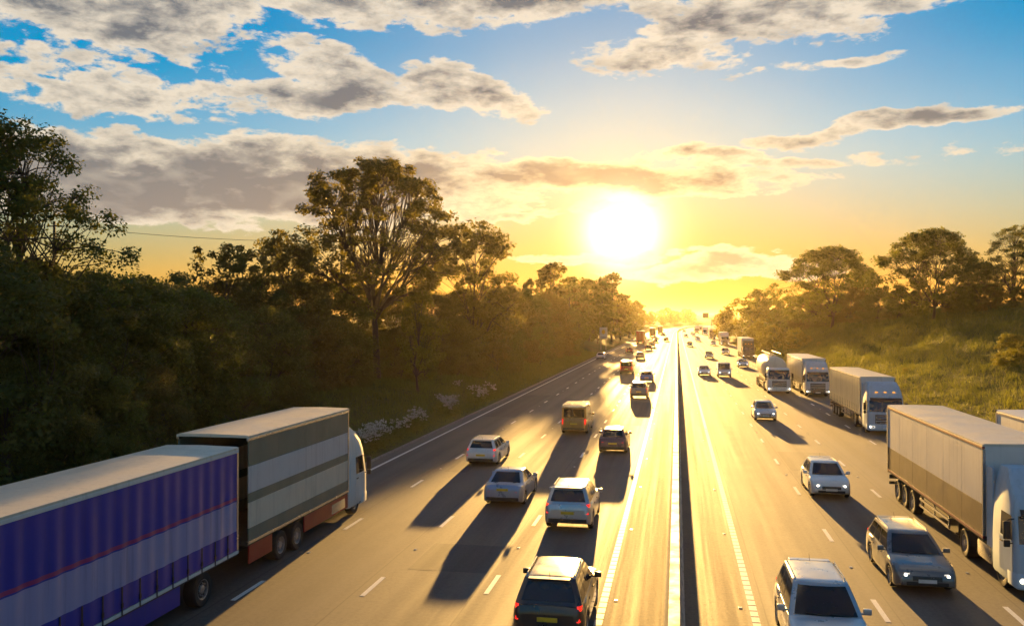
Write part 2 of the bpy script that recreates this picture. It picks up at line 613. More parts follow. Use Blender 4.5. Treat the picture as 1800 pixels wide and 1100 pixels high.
# painted marks: thermoplastic a few millimetres thick
mark = MB().box(-.075, .075, -1.0, 1.0, -.01, .006).mesh('lane_mark', M['paint'])
block = MB().box(-.11, .11, -.215, .215, -.01, .010).mesh('edge_block', M['paint'])
stud_m = MB().box(-.05, .05, -.06, .06, -.01, .014, .005).mesh('road_stud', M['stud'])
for road, lines, sgn in ((road_w, ((-5.75, 27.4), (-9.40, 26.5), (-13.05, 25.4)), -1), (road_e, ((5.75, 27.0), (9.40, 27.0), (13.05, 27.4)), 1)):
    rest = MB()
    for lx, ph in lines:
        k0 = ph - 36
        for k in range(0, 106):
            y = k0 + 9 * k
            if y < 5: continue
            lx_, ly_ = curve(y) + lx, y
            if k < 48:
                o = link('lane_mark', mark, road)
                o.location = (lx_, ly_, 0)
            else:
                rest.box(lx_ - .075, lx_ + .075, y - 1, y + 1, -.01, .006)
            if y < 210 and k % 2 == 0:
                o = link('road_stud', stud_m, road)
                o.location = (lx_ + .02, ly_ + 4.5, 0)
    o = rest.build('lane_mark', M['paint'], road)
    o['kind'] = 'stuff'
    for k in range(110):
        o = link('edge_block', block, road)
        o.location = (sgn * 2.15, 14 + .5 * k, 0)
    ribbon(sgn * 2.15 - .10, sgn * 2.15 + .10, .006, 'edge_line', M['paint'], road, 69, 1300)
    ribbon(sgn * 16.75 - .10, sgn * 16.75 + .10, .006, 'edge_line', M['paint'], road, -20, 1300)
    for k in range(14):
        o = link('road_stud', stud_m, road)
        o.location = (sgn * 1.80, 17.5 + 9 * k, 0)

for (x0, x1, y0, y1) in ((-12.6, -11.3, 47, 61), (-8.9, -6.2, 28.5, 32), (6.2, 9.0, 51, 58), (10.0, 11.4, 24, 40), (-5.2, -2.6, 70, 90), (2.6, 5.2, 98, 120), (-16.3, -13.6, 74, 96)):
    ribbon(x0, x1, .003, 'road_patch', M['asphalt_patch'], road_w if x0 < 0 else road_e, y0, y1)

# concrete step barrier in the reserve
m = MB()
rings = []
for y in np.concatenate([np.arange(-60, 500, 10.0), np.arange(500, 1300, 10.0)]):
    cx = curve(y) - .08
    prof = [(-.29, -.05), (-.29, .10), (-.255, .13), (-.245, .27), (-.205, .32), (-.17, .86), (-.14, .90), (.14, .90), (.17, .86), (.205, .32), (.245, .27), (.255, .13), (.29, .10), (.29, -.05)]
    rings.append([(cx + px_, y, pz_) for px_, pz_ in prof])
m.loft(rings)
tag(m.build('concrete_barrier', M['concrete']), 'long low concrete wall running along the middle of the motorway', 'barrier')

# ---------------------------------------------------------------- trees, shrubs, grass
def leaf_cloud(P, Nrm, size, r, name, mat, wid=.6):
    """one folded four-cornered leaf (or leaf spray) at each point"""
    n = len(P)
    s = size * r.uniform(.6, 1.35, n)[:, None]
    nr = Nrm + r.normal(0, .65, (n, 3))
    nr /= np.linalg.norm(nr, axis=1, keepdims=True) + 1e-9
    t = np.cross(nr, r.normal(0, 1, (n, 3)))
    t /= np.linalg.norm(t, axis=1, keepdims=True) + 1e-9
    b = np.cross(nr, t)
    V = np.empty((n, 4, 3), dtype=np.float32)
    V[:, 0] = P - t * s * .5
    V[:, 1] = P + b * s * wid * .5 - nr * s * .13
    V[:, 2] = P + t * s * .5 - nr * s * r.uniform(.0, .25, n)[:, None]
    V[:, 3] = P - b * s * wid * .5 - nr * s * .13
    # two triangles with a fold along the midrib
    i = np.arange(n)[:, None] * 4
    F = np.concatenate([i + np.array([[0, 1, 2]]), i + np.array([[0, 2, 3]])], 1).reshape(-1, 3)
    me = fast_mesh(name, V.reshape(-1, 3), F, mat, 3)
    a = me.attributes.new('shade', 'FLOAT', 'FACE')
    a.data.foreach_set('value', np.repeat(r.random(n), 2).astype(np.float32))
    return me


def tree_meshes(seed, H, W_, base, ncl, nlf, rc, ls, mat, limbs=7, stems=1, shape='round', trunk_r=None, inner=.35, gappy=0.0, wood=True, flat=.65):
    """trunk and crown meshes: limbs lead to lobes, twigs to leaf clusters, leaves fill the clusters"""
    r = np.random.default_rng(seed)
    trunk_r = trunk_r or H * .016
    c = []
    while len(c) < ncl:
        t = r.random() ** (.85 if shape != 'low' else 1.15)
        z = base + (H - base) * t
        if shape == 'round':
            rad = math.sqrt(max(0, 1 - (2 * t - .85) ** 2 / 1.4))
        elif shape == 'dome':
            rad = math.sqrt(max(0, 1 - t ** 2.2)) * (.62 + .38 * min(1, t / .35))
        elif shape == 'low':
            rad = math.sqrt(max(0, 1 - t ** 2.6))
        else:
            rad = max(.12, 1 - t) ** .7
        a = r.random() * 2 * PI
        lump = 1 + .20 * math.sin(3 * a + seed) + .14 * math.sin(5 * a + 2 * seed + 6 * t)
        q = (inner + (1 - inner) * r.random() ** .55)
        if gappy and math.sin(a * 3 + seed * 1.7 + t * 5) * math.sin(t * 9 + seed) > 1 - gappy:
            continue
        rr = W_ / 2 * rad * q * lump
        c.append((rr * math.cos(a), rr * math.sin(a), z))
    c = np.array(c)
    wood_m = MB()
    lean = r.normal(0, .02, 2) * H
    fork = np.array([lean[0] * .5, lean[1] * .5, base * .75 if base > 1.2 else H * .16])
    stems_top = []
    if wood:
        for s in range(stems):
            off = np.array([r.normal(0, .25), r.normal(0, .25), 0]) if stems > 1 else np.zeros(3)
            f = fork + off * 2.0
            mid = (off + f) / 2 + np.array([r.normal(0, .06), r.normal(0, .06), 0])
            k = 1.0 if stems == 1 else .6
            wood_m.tube([tuple(off - np.array([0, 0, .5])), tuple(off + np.array([0, 0, .1])), tuple(mid), tuple(f)], [trunk_r * 1.5 * k, trunk_r * 1.1 * k, trunk_r * .9 * k, trunk_r * .75 * k], 8)
            stems_top.append(f)
        # lobes: farthest points among the clusters
        idx = [int(np.argmax(c[:, 2]))]
        for _ in range(limbs - 1):
            d = np.min(np.linalg.norm(c[:, None] - c[idx][None], axis=2), axis=1)
            idx.append(int(np.argmax(d)))
        tips = c[idx] * np.array([.72, .72, .86])
        own = np.argmin(np.linalg.norm(c[:, None] - tips[None], axis=2), axis=1)
        for L in range(limbs):
            f = stems_top[L % len(stems_top)]
            tip = tips[L]
            ctrl = f + (tip - f) * .45 + np.array([0, 0, .12 * H]) * (.3 + .7 * r.random())
            path = [(1 - u) ** 2 * f + 2 * u * (1 - u) * ctrl + u * u * tip + (r.normal(0, .012 * H, 3) if 0 < u < 1 else 0) for u in np.linspace(0, 1, 6)]
            rd = [trunk_r * (.62 - .50 * u) for u in np.linspace(0, 1, 6)]
            wood_m.tube([tuple(p) for p in path], rd, 6)
            for k in np.where(own == L)[0]:
                q = path[r.integers(2, 6)]
                e = c[k]
                md = (q + e) / 2 + r.normal(0, .03 * H, 3) * .6 + np.array([0, 0, .02 * H])
                wood_m.tube([tuple(q), tuple(md), tuple(e)], [trunk_r * .17, trunk_r * .12, trunk_r * .04], 4)
    n = ncl * nlf
    which = np.repeat(np.arange(ncl), nlf)
    rs = rc * r.uniform(.6, 1.25, ncl)[which][:, None]
    g = r.normal(0, 1, (n, 3))
    g /= np.linalg.norm(g, axis=1, keepdims=True)
    g *= (r.random(n) ** .45)[:, None]
    Pn = c[which] + g * rs * np.array([1, 1, flat])
    keep = Pn[:, 2] > .05
    Pn, g = Pn[keep], g[keep]
    out = Pn * np.array([1, 1, .5])
    out /= np.linalg.norm(out, axis=1, keepdims=True) + 1e-6
    crown = leaf_cloud(Pn, out * .45 + g * .5 + np.array([0, 0, .55]), ls, r, 'crown', mat)
    trunk = wood_m.mesh('trunk', M['bark'], 60) if wood else None
    return trunk, crown, H


def plant(name, proto, x, y, h, label, cat, group=None, rz=None, wide=1.0, parts=('trunk', 'crown'), sink=.15):
    trunk, crown, H = proto
    t = thing(name, label, cat, (x, y, gz(x, y) - sink), random.uniform(0, 6.28) if rz is None else rz, group)
    s = h / H
    t.scale = (s * wide, s * wide, s)
    if trunk is not None:
        link(parts[0], trunk, t)
    link(parts[1], crown, t)
    return t


def at(px, depth):
    """ground position seen in column px (of 1800) at this distance along the view"""
    xc = (px - 900) / FPX * depth
    return (-depth * math.sin(YAW) + xc * math.cos(YAW), depth * math.cos(YAW) + xc * math.sin(YAW))


def top(py, depth):
    return CAM_H + (560 - py) / FPX * depth


def plant_at(name, proto, px, depth, topy, label, cat, group=None, **kw):
    x, y = at(px, depth)
    return plant(name, proto, x, y, top(topy, depth) - gz(x, y) + .15, label, cat, group, **kw)


T_big = tree_meshes(11, 22, 19.5, 8.2, 360, 90, .90, .34, M['leaf_brown'], limbs=13, shape='dome', trunk_r=.34, inner=.45, gappy=.16)
T_round = tree_meshes(12, 12, 8.5, 2.6, 120, 120, .85, .27, M['leaf_brown'], limbs=8, shape='round', inner=.35, gappy=.2)
T_open = tree_meshes(13, 14, 8.0, 2.6, 190, 130, .62, .165, M['leaf'], limbs=9, shape='round', inner=.3, gappy=.35, flat=.8)
T_spindly = tree_meshes(14, 9, 5.0, 2.5, 42, 60, .55, .24, M['leaf_brown'], limbs=8, shape='round', inner=.2, gappy=.3, trunk_r=.09)
T_wide = tree_meshes(15, 11, 11.0, 1.0, 270, 95, .85, .27, M['leaf'], limbs=10, shape='round', inner=.4, gappy=.10)
S_dense = tree_meshes(21, 8, 7.5, .3, 200, 190, .80, .175, M['leaf'], limbs=6, stems=3, shape='low', inner=.45, trunk_r=.10)
S_dark = tree_meshes(22, 9, 8.5, .3, 210, 185, .90, .185, M['leaf_dark'], limbs=6, stems=3, shape='low', inner=.5, trunk_r=.11)
S_bronze = tree_meshes(23, 8, 8.0, .3, 180, 160, .85, .20, M['leaf_brown'], limbs=6, stems=3, shape='low', inner=.5, trunk_r=.10)
S_bright = tree_meshes(24, 6, 5.5, .2, 120, 90, .65, .22, M['leaf_bright'], limbs=5, stems=3, shape='low', inner=.4, trunk_r=.07)
T_hang = tree_meshes(25, 9, 5.0, 1.2, 80, 90, .7, .26, M['leaf_bright'], limbs=6, shape='round', inner=.3, gappy=.25)
F_tree = tree_meshes(31, 12, 9.5, 1.6, 70, 42, 1.15, .62, M['leaf'], limbs=5, shape='round', inner=.4)
F_tall = tree_meshes(32, 15, 9.0, 2.4, 70, 42, 1.15, .65, M['leaf_brown'], limbs=5, shape='dome', inner=.4)
F_bush = tree_meshes(33, 7, 9.0, .2, 60, 42, 1.1, .60, M['leaf_bright'], limbs=4, stems=2, shape='low', inner=.5, trunk_r=.1)
F_wood = tree_meshes(34, 13, 13, .5, 46, 26, 1.8, 1.25, M['leaf'], limbs=4, shape='low', inner=.5)

SH = ('stem', 'foliage')
# left bank, from the picture's edge towards the distance
plant_at('tall_tree', T_open, 28, 38, 222, 'tall open-crowned tree with ragged side branches standing above the shrubs at the picture edge', 'tree', wide=.95)
plant_at('tall_tree', T_open, -70, 36, 190, 'dark open tree cut by the edge of the picture above the lorry roof', 'tree', rz=2.1)
for px, dp, ty, pr, lb in (
        (70, 37, 470, S_dark, 'dark dense shrub right above the rear trailer of the blue lorry'),
        (-30, 33, 440, S_dark, 'dark shrub cut by the picture edge under the tall open tree'),
        (165, 43, 482, S_dense, 'green dense shrub beside the tall tree with its top against the sky'),
        (245, 47, 492, S_dense, 'rounded green shrub, second along the bank from the tall open tree'),
        (335, 50, 515, S_dense, 'lighter green shrub sloping down to the verge behind the lorry roof'),
        (120, 36, 620, S_dense, 'low leafy shrub at the foot of the bank just over the trailer roof'),
        (10, 32, 640, S_dark, 'low dark shrub at the foot of the bank at the picture edge'),
        (255, 42, 640, S_bronze, 'low bronze-green shrub in front of the rounded green shrubs'),
        (375, 58, 560, S_bronze, 'bronze-leaved shrub between the green shrubs and the dark thicket')):
    plant_at('shrub', pr, px, dp, ty, lb, 'shrub', 'shrubs on the near bank', parts=SH)
ORD = ('first', 'second', 'third', 'fourth', 'fifth', 'sixth', 'seventh', 'eighth', 'ninth', 'tenth', 'eleventh', 'twelfth', 'thirteenth', 'fourteenth', 'fifteenth', 'sixteenth')
THICKET = {}
for k, q in enumerate(((310, 62), (400, 70), (455, 72), (520, 78), (585, 84), (640, 96), (700, 100), (760, 106))):
    THICKET[q] = 'dark thicket shrub against the sky, %s from the green shrubs towards the large tree' % ORD[k]
for k, q in enumerate(((470, 62), (540, 74), (610, 80), (700, 92))):
    THICKET[q] = 'low dark thicket shrub down the bank, %s towards the large tree trunk' % ORD[k]
for px, dp, ty, pr in ((400, 70, 500, S_bronze), (455, 72, 498, S_dark), (520, 78, 500, S_bronze), (585, 84, 505, S_dark), (640, 96, 505, S_bronze), (470, 62, 545, S_dark),
                       (310, 62, 488, S_dark), (540, 74, 560, S_bronze), (700, 100, 512, S_dark), (760, 106, 520, S_bronze), (610, 80, 575, S_dark), (700, 92, 580, S_bronze)):
    plant_at('thicket_shrub', pr, px, dp, ty, THICKET[px, dp], 'shrub', 'thicket around the large tree', parts=SH)
plant_at('spindly_tree', T_spindly, 385, 68, 428, 'spindly bare-topped young tree, left of three rising over the dark thicket', 'tree', 'spindly trees over the thicket', wide=.9)
plant_at('spindly_tree', T_spindly, 440, 72, 432, 'spindly young tree rising between two others over the dark thicket', 'tree', 'spindly trees over the thicket', wide=.9)
plant_at('spindly_tree', T_round, 505, 80, 420, 'fuller young tree touching the edge of the large tree crown', 'tree', wide=.75)
plant_at('large_tree', T_big, 664, 89, 283, 'largest tree with a broad domed bronze crown and many visible limbs', 'tree', rz=.4, wide=1.0)
plant_at('round_tree', T_round, 832, 112, 398, 'round tree with a lacy crown just beside the largest tree', 'tree', wide=.92)
plant_at('leaning_tree', T_hang, 735, 85, 515, 'slim yellow-green tree lit through its leaves under the largest tree', 'tree', wide=.8)
HEDGE = {}
for k, q in enumerate((815, 850, 890, 925, 960, 990)):
    HEDGE[q] = 'hedge shrub beyond the round lacy tree, %s along the row against the sky' % ORD[k]
for k, q in enumerate((800, 870, 915, 955)):
    HEDGE[q] = 'lower hedge shrub in front of the row, %s from the large tree along the verge' % ORD[k]
for px, dp, ty, pr in ((815, 112, 512, S_bronze), (850, 125, 505, S_dark), (890, 135, 508, S_bronze), (925, 150, 512, S_dark), (960, 168, 520, S_bronze), (870, 118, 545, S_dark), (800, 104, 560, S_bronze), (915, 138, 555, S_dense), (955, 160, 560, S_bronze), (990, 185, 540, S_dark)):
    plant_at('hedge_shrub', pr, px, dp, ty, HEDGE[px], 'shrub', 'hedge beyond the round tree', parts=SH)
for px, dp, ty, w_, lb in ((930, 172, 494, .5, 'small pointed tree poking out of the hedge'), (972, 205, 466, 1.15, 'bushy crowned tree beyond the hedge, nearest of two under the sun glare'), (1020, 258, 488, 1.1, 'low round tree between two taller ones under the sun glare'), (1075, 300, 484, 1.1, 'dome-shaped golden tree beside the sun glare, where the bank ends')):
    plant_at('roadside_tree', F_tall if px != 1020 else F_tree, px, dp, ty, lb, 'tree', wide=w_)
for px, dp, ty in ((1000, 226, 500), (1045, 285, 494), (1035, 260, 525), (1055, 290, 520), (1020, 225, 548), (1090, 330, 528), (1105, 380, 528), (1050, 262, 552), (1082, 330, 552), (1118, 470, 535)):
    plant_at('bank_tree', F_tree, px, dp, ty, 'hazy golden tree above the outward lanes, %s from the pointed tree towards the bend' % ORD[(1000, 1020, 1035, 1045, 1050, 1055, 1082, 1090, 1105, 1118).index(px)], 'tree', 'hazy trees beside the outward lanes')
# far end: trees either side of the bend and the wood across the valley
for k in range(26):
    y = 420 + k * 30
    for sd in (-1, 1):
        x = curve(y) + sd * random.uniform(25, 33)
        if sd > 0 and y < 560: continue
        plant('bend_tree', F_tree if k % 2 else F_tall, x, y, random.uniform(7, 12.5), 'hazy tree in the rows that follow the road round its bend', 'tree', 'trees along the bend', parts=('trunk', 'crown'))
for k in range(70):
    y = random.uniform(1050, 1500)
    x = curve(y) * .5 + random.uniform(-190, 190)
    if abs(x - curve(y)) < 30: continue
    plant('valley_tree', F_wood, x, y, random.uniform(11, 20), 'far tree in the golden wood below the skyline', 'tree', 'trees of the far wood')
# right bank
for px, dp, ty, w_, pr, lb in (
        (1462, 190, 436, 1.15, T_wide, 'wide dark tree on the bank top above the tanker'),
        (1336, 265, 510, 1.0, F_tree, 'small tree at the low end of the bank hedge by the far lorries'),
        (1640, 128, 405, 1.05, T_wide, 'tall domed tree on the bank top with sky showing between its limbs'),
        (1785, 112, 398, 1.25, T_open, 'green tree at the picture edge on the bank top'),
        (1730, 118, 462, .9, T_wide, 'low tree filling the gap beside the picture-edge tree'),
        (1850, 105, 420, 1.0, T_round, 'bushy tree cut by the picture edge on the bank top')):
    plant_at('bank_top_tree', pr, px, dp, ty, lb, 'tree', wide=w_)
for k, (px, dp, ty, pr) in enumerate(((1300, 330, 528, F_bush), (1325, 290, 528, F_tree), (1360, 250, 525, F_bush), (1385, 235, 520, F_tree), (1420, 215, 515, S_bronze), (1500, 180, 508, S_bronze), (1545, 160, 508, S_dark),
                       (1580, 150, 510, S_bronze), (1615, 140, 508, S_dark), (1680, 128, 505, S_bronze), (1705, 122, 500, S_dark), (1745, 116, 500, S_bronze), (1790, 110, 505, S_dark), (1830, 104, 505, S_bronze), (1455, 195, 510, S_dark))):
    plant_at('bank_hedge_shrub', pr, px, dp, ty, 'dark hedge shrub on the bank top, %s from the low far end of the row' % ORD[sorted((1300, 1325, 1360, 1385, 1420, 1500, 1545, 1580, 1615, 1680, 1705, 1745, 1790, 1830, 1455)).index(px)], 'shrub', 'hedge on the bank top', parts=SH)
for px, dp, ty, pr, lb in (
        (1775, 76, 585, S_bright, 'sunlit yellow-green bush at the picture edge on the grass bank'),
        (1830, 74, 560, S_bright, 'yellow-green bush cut by the picture edge on the grass bank'),
        (1735, 80, 655, S_bright, 'low yellow-green bush below the bushes at the picture edge'),
        (1690, 84, 672, S_bright, 'small scrubby yellow bush at the foot of the grass bank'),
        (1590, 96, 645, S_bright, 'small bright bush behind the pale curtain-sided lorry'),
        (1545, 105, 650, S_bright, 'low bright bush behind the cab of the pale curtain-sided lorry'),
        (1360, 200, 572, F_bush, 'sunlit bush low on the bank beside the tall far lorry'),
        (1400, 180, 578, F_bush, 'sunlit bush on the bank above the tanker'),
        (1345, 225, 560, F_bush, 'golden bush behind the tall far lorry'),
        (1440, 165, 600, S_bright, 'small sunlit bush on the bank above the box lorry'),
        (1370, 215, 545, F_tree, 'golden rounded tree on the bank flank above the tall far lorry'),
        (1325, 280, 548, F_tree, 'hazy golden tree where the grass bank runs out')):
    plant_at('bank_bush', pr, px, dp, ty, lb, 'bush', 'bushes on the grass bank', parts=SH)

# grass: two masses of blades
def grass(name, n, x0, x1, y0, y1, h0, h1, w_, seed, power=1.6):
    r = np.random.default_rng(seed)
    Y = y0 + (y1 - y0) * r.random(n) ** power
    X = r.uniform(x0, x1, n)
    tuft = np.sin(X * 1.9 + np.sin(Y * .7) * 2) * np.sin(Y * 1.3 + X * .4)
    hh = r.uniform(h0, h1, n) * (.75 + .5 * np.clip(tuft, -.6, 1))
    near = sstep(np.abs(X), 17.7, 19.5)
    hh = hh * (.35 + .65 * near) * (1 + Y / 260)
    wd = w_ * r.uniform(.6, 1.4, n) * (1 + Y / 70)
    Z = ground_h(X, Y) - .03
    a_ = r.uniform(0, PI, n)
    bx, by = np.cos(a_) * wd, np.sin(a_) * wd
    lx, ly = r.normal(0, .32, n) * hh, r.normal(0, .32, n) * hh
    V = np.empty((n, 3, 3), dtype=np.float32)
    V[:, 0] = np.stack([X - bx, Y - by, Z], 1)
    V[:, 1] = np.stack([X + bx, Y + by, Z], 1)
    V[:, 2] = np.stack([X + lx, Y + ly, Z + hh], 1)
    me = fast_mesh(name, V.reshape(-1, 3), np.arange(3 * n).reshape(-1, 3), M['grass'], 3)
    at_ = me.attributes.new('shade', 'FLOAT', 'FACE')
    at_.data.foreach_set('value', (np.clip(.5 + .35 * np.sin(X * .35 + Y * .11) + r.normal(0, .2, n), 0, 1)).astype(np.float32))
    return tag(link(name, me), 'rough uncut grass growing on the bank', 'grass', kind='stuff')


grass('verge_grass', 110000, -31, -17.76, 24, 210, .22, .55, .010, 41)['label'] = 'rough shaded grass on the verge beside the outward lanes'
grass('bank_grass', 190000, 17.9, 42, 48, 300, .22, .58, .009, 42)['label'] = 'sunlit rough grass covering the bank beside the oncoming lanes'

# white cow parsley along the verge
def umbel_plant(seed):
    r = np.random.default_rng(seed)
    st = MB()
    pts, nn = [], []
    for k in range(15):
        a_, q = r.uniform(0, 6.28), r.uniform(.1, .55)
        e = np.array([math.cos(a_) * q, math.sin(a_) * q, r.uniform(.75, 1.35)])
        st.tube([(0, 0, 0), tuple(e * np.array([.35, .35, .6])), tuple(e)], [.014, .010, .006], 4)
        for _ in range(13):
            b_, w_ = r.uniform(0, 6.28), .10 * r.random() ** .5
            pts.append(e + np.array([math.cos(b_) * w_, math.sin(b_) * w_, r.normal(0, .03)]))
            nn.append((0, 0, 1.0))
    lv = np.stack([r.normal(0, .32, 160), r.normal(0, .32, 160), r.uniform(.05, .7, 160)], 1)
    return st.mesh('stem', M['grass']), leaf_cloud(np.array(pts), np.array(nn), .075, r, 'flower', M['petal'], .95), leaf_cloud(lv, np.tile((0, 0, .7), (160, 1)), .17, r, 'leaf', M['leaf'])


umb = [umbel_plant(51), umbel_plant(52)]
rr_ = random.Random(3)
for (px, dp, n_) in ((640, 47, 16), (700, 55, 10), (735, 66, 8), (790, 76, 9), (845, 90, 7), (665, 51, 8), (600, 45, 6)):
    for k in range(n_):
        x, y = at(px + rr_.gauss(0, 18), dp + rr_.gauss(0, 2.5))
        x = min(x, -18.9)
        u = umb[k % 2]
        t = thing('cow_parsley', 'white-flowered cow parsley growing on the verge above the road edge', 'plant', (x, y, gz(x, y) - .03), rr_.uniform(0, 6.28), 'cow parsley on the verge')
        s_ = rr_.uniform(.8, 1.35)
        t.scale = (s_, s_, s_)
        link('stem', u[0], t)
        link('flower', u[1], t)['kind'] = 'stuff'
        link('leaf', u[2], t)['kind'] = 'stuff'

# ---------------------------------------------------------------- vehicle materials
def car_paint(name, col, metal=.0):
    m, t, out = new_mat(name)
    ob = t.n('ShaderNodeTexCoord').outputs['Object']
    x, y, z = t.sep(ob)
    nz = t.noise(ob, 2.2, 5, .65)
    grime = t.m('MULTIPLY', t.ss(z, .75, .25), t.ss(nz, .3, .7, .35, .9), clamp=True)     # road dirt low on the sides
    c = t.mix(t.m('MULTIPLY', grime, .65), col, (.13, .105, .08))
    principled(t, out, Base_Color=c, Roughness=t.ss(nz, .3, .8, .26, .42), Metallic=metal, Coat_Weight=.8, Coat_Roughness=.07)
    return m


PAINTS = {}
for nm, col, mt in (('white', (.74, .74, .73), 0), ('silver', (.50, .52, .55), .55), ('grey', (.16, .17, .18), .4), ('black', (.018, .018, .020), 0), ('blue', (.05, .16, .42), .3), ('pale_blue', (.28, .36, .48), .4),
                    ('red', (.40, .025, .02), 0), ('maroon', (.16, .018, .03), .2), ('brown', (.17, .085, .035), .2), ('plum', (.095, .05, .085), .3), ('ochre', (.42, .23, .05), .1), ('navy', (.015, .03, .12), .2)):
    PAINTS[nm] = car_paint(nm + '_paint', col, mt)


def panel_mat(name, col, rough=.45, streak=.35):
    """lorry bodywork: faint vertical rain streaks and grime of its own"""
    m, t, out = new_mat(name)
    ob = t.n('ShaderNodeTexCoord').outputs['Object']
    x, y, z = t.sep(ob)
    st = t.noise(t.comb(t.m('MULTIPLY', x, 5.0), t.m('MULTIPLY', y, 5.0), t.m('MULTIPLY', z, .25)), 1.0, 5, .65)
    bl = t.noise(ob, .9, 5, .6)
    c = t.mix(t.m('MULTIPLY', t.ss(st, .48, .72), streak), col, tuple(v * .45 + .03 for v in col))
    c = t.mix(t.m('MULTIPLY', t.ss(bl, .5, .75), streak * .8), c, tuple(v * .6 + .03 for v in col))
    principled(t, out, Base_Color=c, Roughness=t.ss(bl, .3, .7, rough * .85, rough * 1.25))
    return m


PAN = {}
for nm, col in (('white', (.70, .69, .66)), ('cream', (.68, .62, .50)), ('blue', (.005, .024, .32)), ('lavender', (.40, .34, .56)), ('pale_grey', (.60, .60, .61)), ('dark_green', (.10, .17, .15)), ('red', (.38, .02, .02)),
                ('maroon', (.20, .025, .035)), ('brown', (.11, .065, .035)), ('dark', (.035, .033, .032)), ('pale_blue', (.40, .52, .64)), ('yellow', (.62, .50, .22)), ('orange', (.45, .24, .06))):
    PAN[nm] = panel_mat(nm + '_panel', col)
PAN['curtain_cream'] = panel_mat('curtain_cream', (.66, .57, .38), .36, .3)
PAN['curtain_white'] = panel_mat('curtain_white', (.68, .64, .54), .36, .3)


def striped_curtain():
    m, t, out = new_mat('curtain_blue')
    ob = t.n('ShaderNodeTexCoord').outputs['Object']
    x, y, z = t.sep(ob)
    st = t.noise(t.comb(t.m('MULTIPLY', x, 5.0), t.m('MULTIPLY', y, 5.0), t.m('MULTIPLY', z, .25)), 1.0, 5, .65)
    bl = t.noise(ob, .9, 5, .6)
    e1 = t.m('MULTIPLY', t.m('GREATER_THAN', z, 1.74), t.m('LESS_THAN', z, 2.66))
    e2 = t.m('MULTIPLY', t.m('GREATER_THAN', z, 2.70), t.m('LESS_THAN', z, 2.80))
    c = t.mix(e1, (.002, .026, .36), (.33, .32, .56))
    c = t.mix(e2, c, (.30, .03, .16))
    c = t.mix(t.m('MULTIPLY', t.ss(st, .48, .72), .3), c, (.05, .05, .09))
    principled(t, out, Base_Color=c, Roughness=t.ss(bl, .3, .7, .32, .5))
    return m


PAN['curtain_blue'] = striped_curtain()


def glass_mat():
    m, t, out = new_mat('window_glass')
    ob = t.n('ShaderNodeTexCoord').outputs['Object']
    nz = t.noise(ob, 2.0, 3, .5)
    principled(t, out, Base_Color=t.mix(nz, (.008, .009, .010), (.030, .030, .030)), Roughness=.06, Specular_IOR_Level=.7)
    return m


def lamp_mat(name, col, em, strength):
    m, t, out = new_mat(name)
    principled(t, out, Base_Color=col, Roughness=.15, Emission_Color=em, Emission_Strength=strength, Coat_Weight=.6)
    return m


M['glass'] = glass_mat()
M['headlamp'] = lamp_mat('headlight_lens', (.45, .45, .46), (1, .9, .72), .22)
M['bulb'] = lamp_mat('headlight_bulb', (.9, .9, .9), (1, .88, .66), 3.5)
M['tail'] = lamp_mat('tail_light_lens', (.35, .01, .01), (1, .02, .01), .5)
M['amber'] = lamp_mat('amber_lens', (.7, .28, .02), (1, .35, .02), .5)
M['tyre'] = simple('tyre_rubber', (.020, .019, .018), .85, dirt=.3)
M['rim'] = simple('wheel_rim', (.42, .42, .43), .35, .7, dirt=.4, scale=8)
M['trim'] = simple('black_trim', (.022, .022, .022), .6, dirt=.25)
M['chassis'] = simple('chassis_steel', (.045, .042, .040), .7, dirt=.5)
M['chrome'] = simple('bright_metal', (.62, .61, .58), .22, .9, dirt=.15)
M['plate_white'] = simple('plate_white', (.72, .72, .68), .4, dirt=.2)
M['plate_yellow'] = simple('plate_yellow', (.72, .50, .03), .4, dirt=.2)


class Proto:
    def __init__(s):
        s.p = []

    def add(s, name, mb, mat=None, loc=(0, 0, 0), parent=None, smooth=None, label=None):
        me = mb if isinstance(mb, bpy.types.Mesh) else mb.mesh(name, mat, smooth)
        s.p.append((name, me, loc, parent, label))
        return len(s.p) - 1


def place(proto, name, x, y, rz, label, cat, group=None):
    t = thing(name, label, cat, (x, y, .006), rz, group)
    made = []
    for nm, me, loc, par, lb in proto.p:
        o = link(nm, me, t if par is None else made[par])
        o.location = loc
        if lb: o['label'] = lb
        made.append(o)
    return t


_wheel = {}


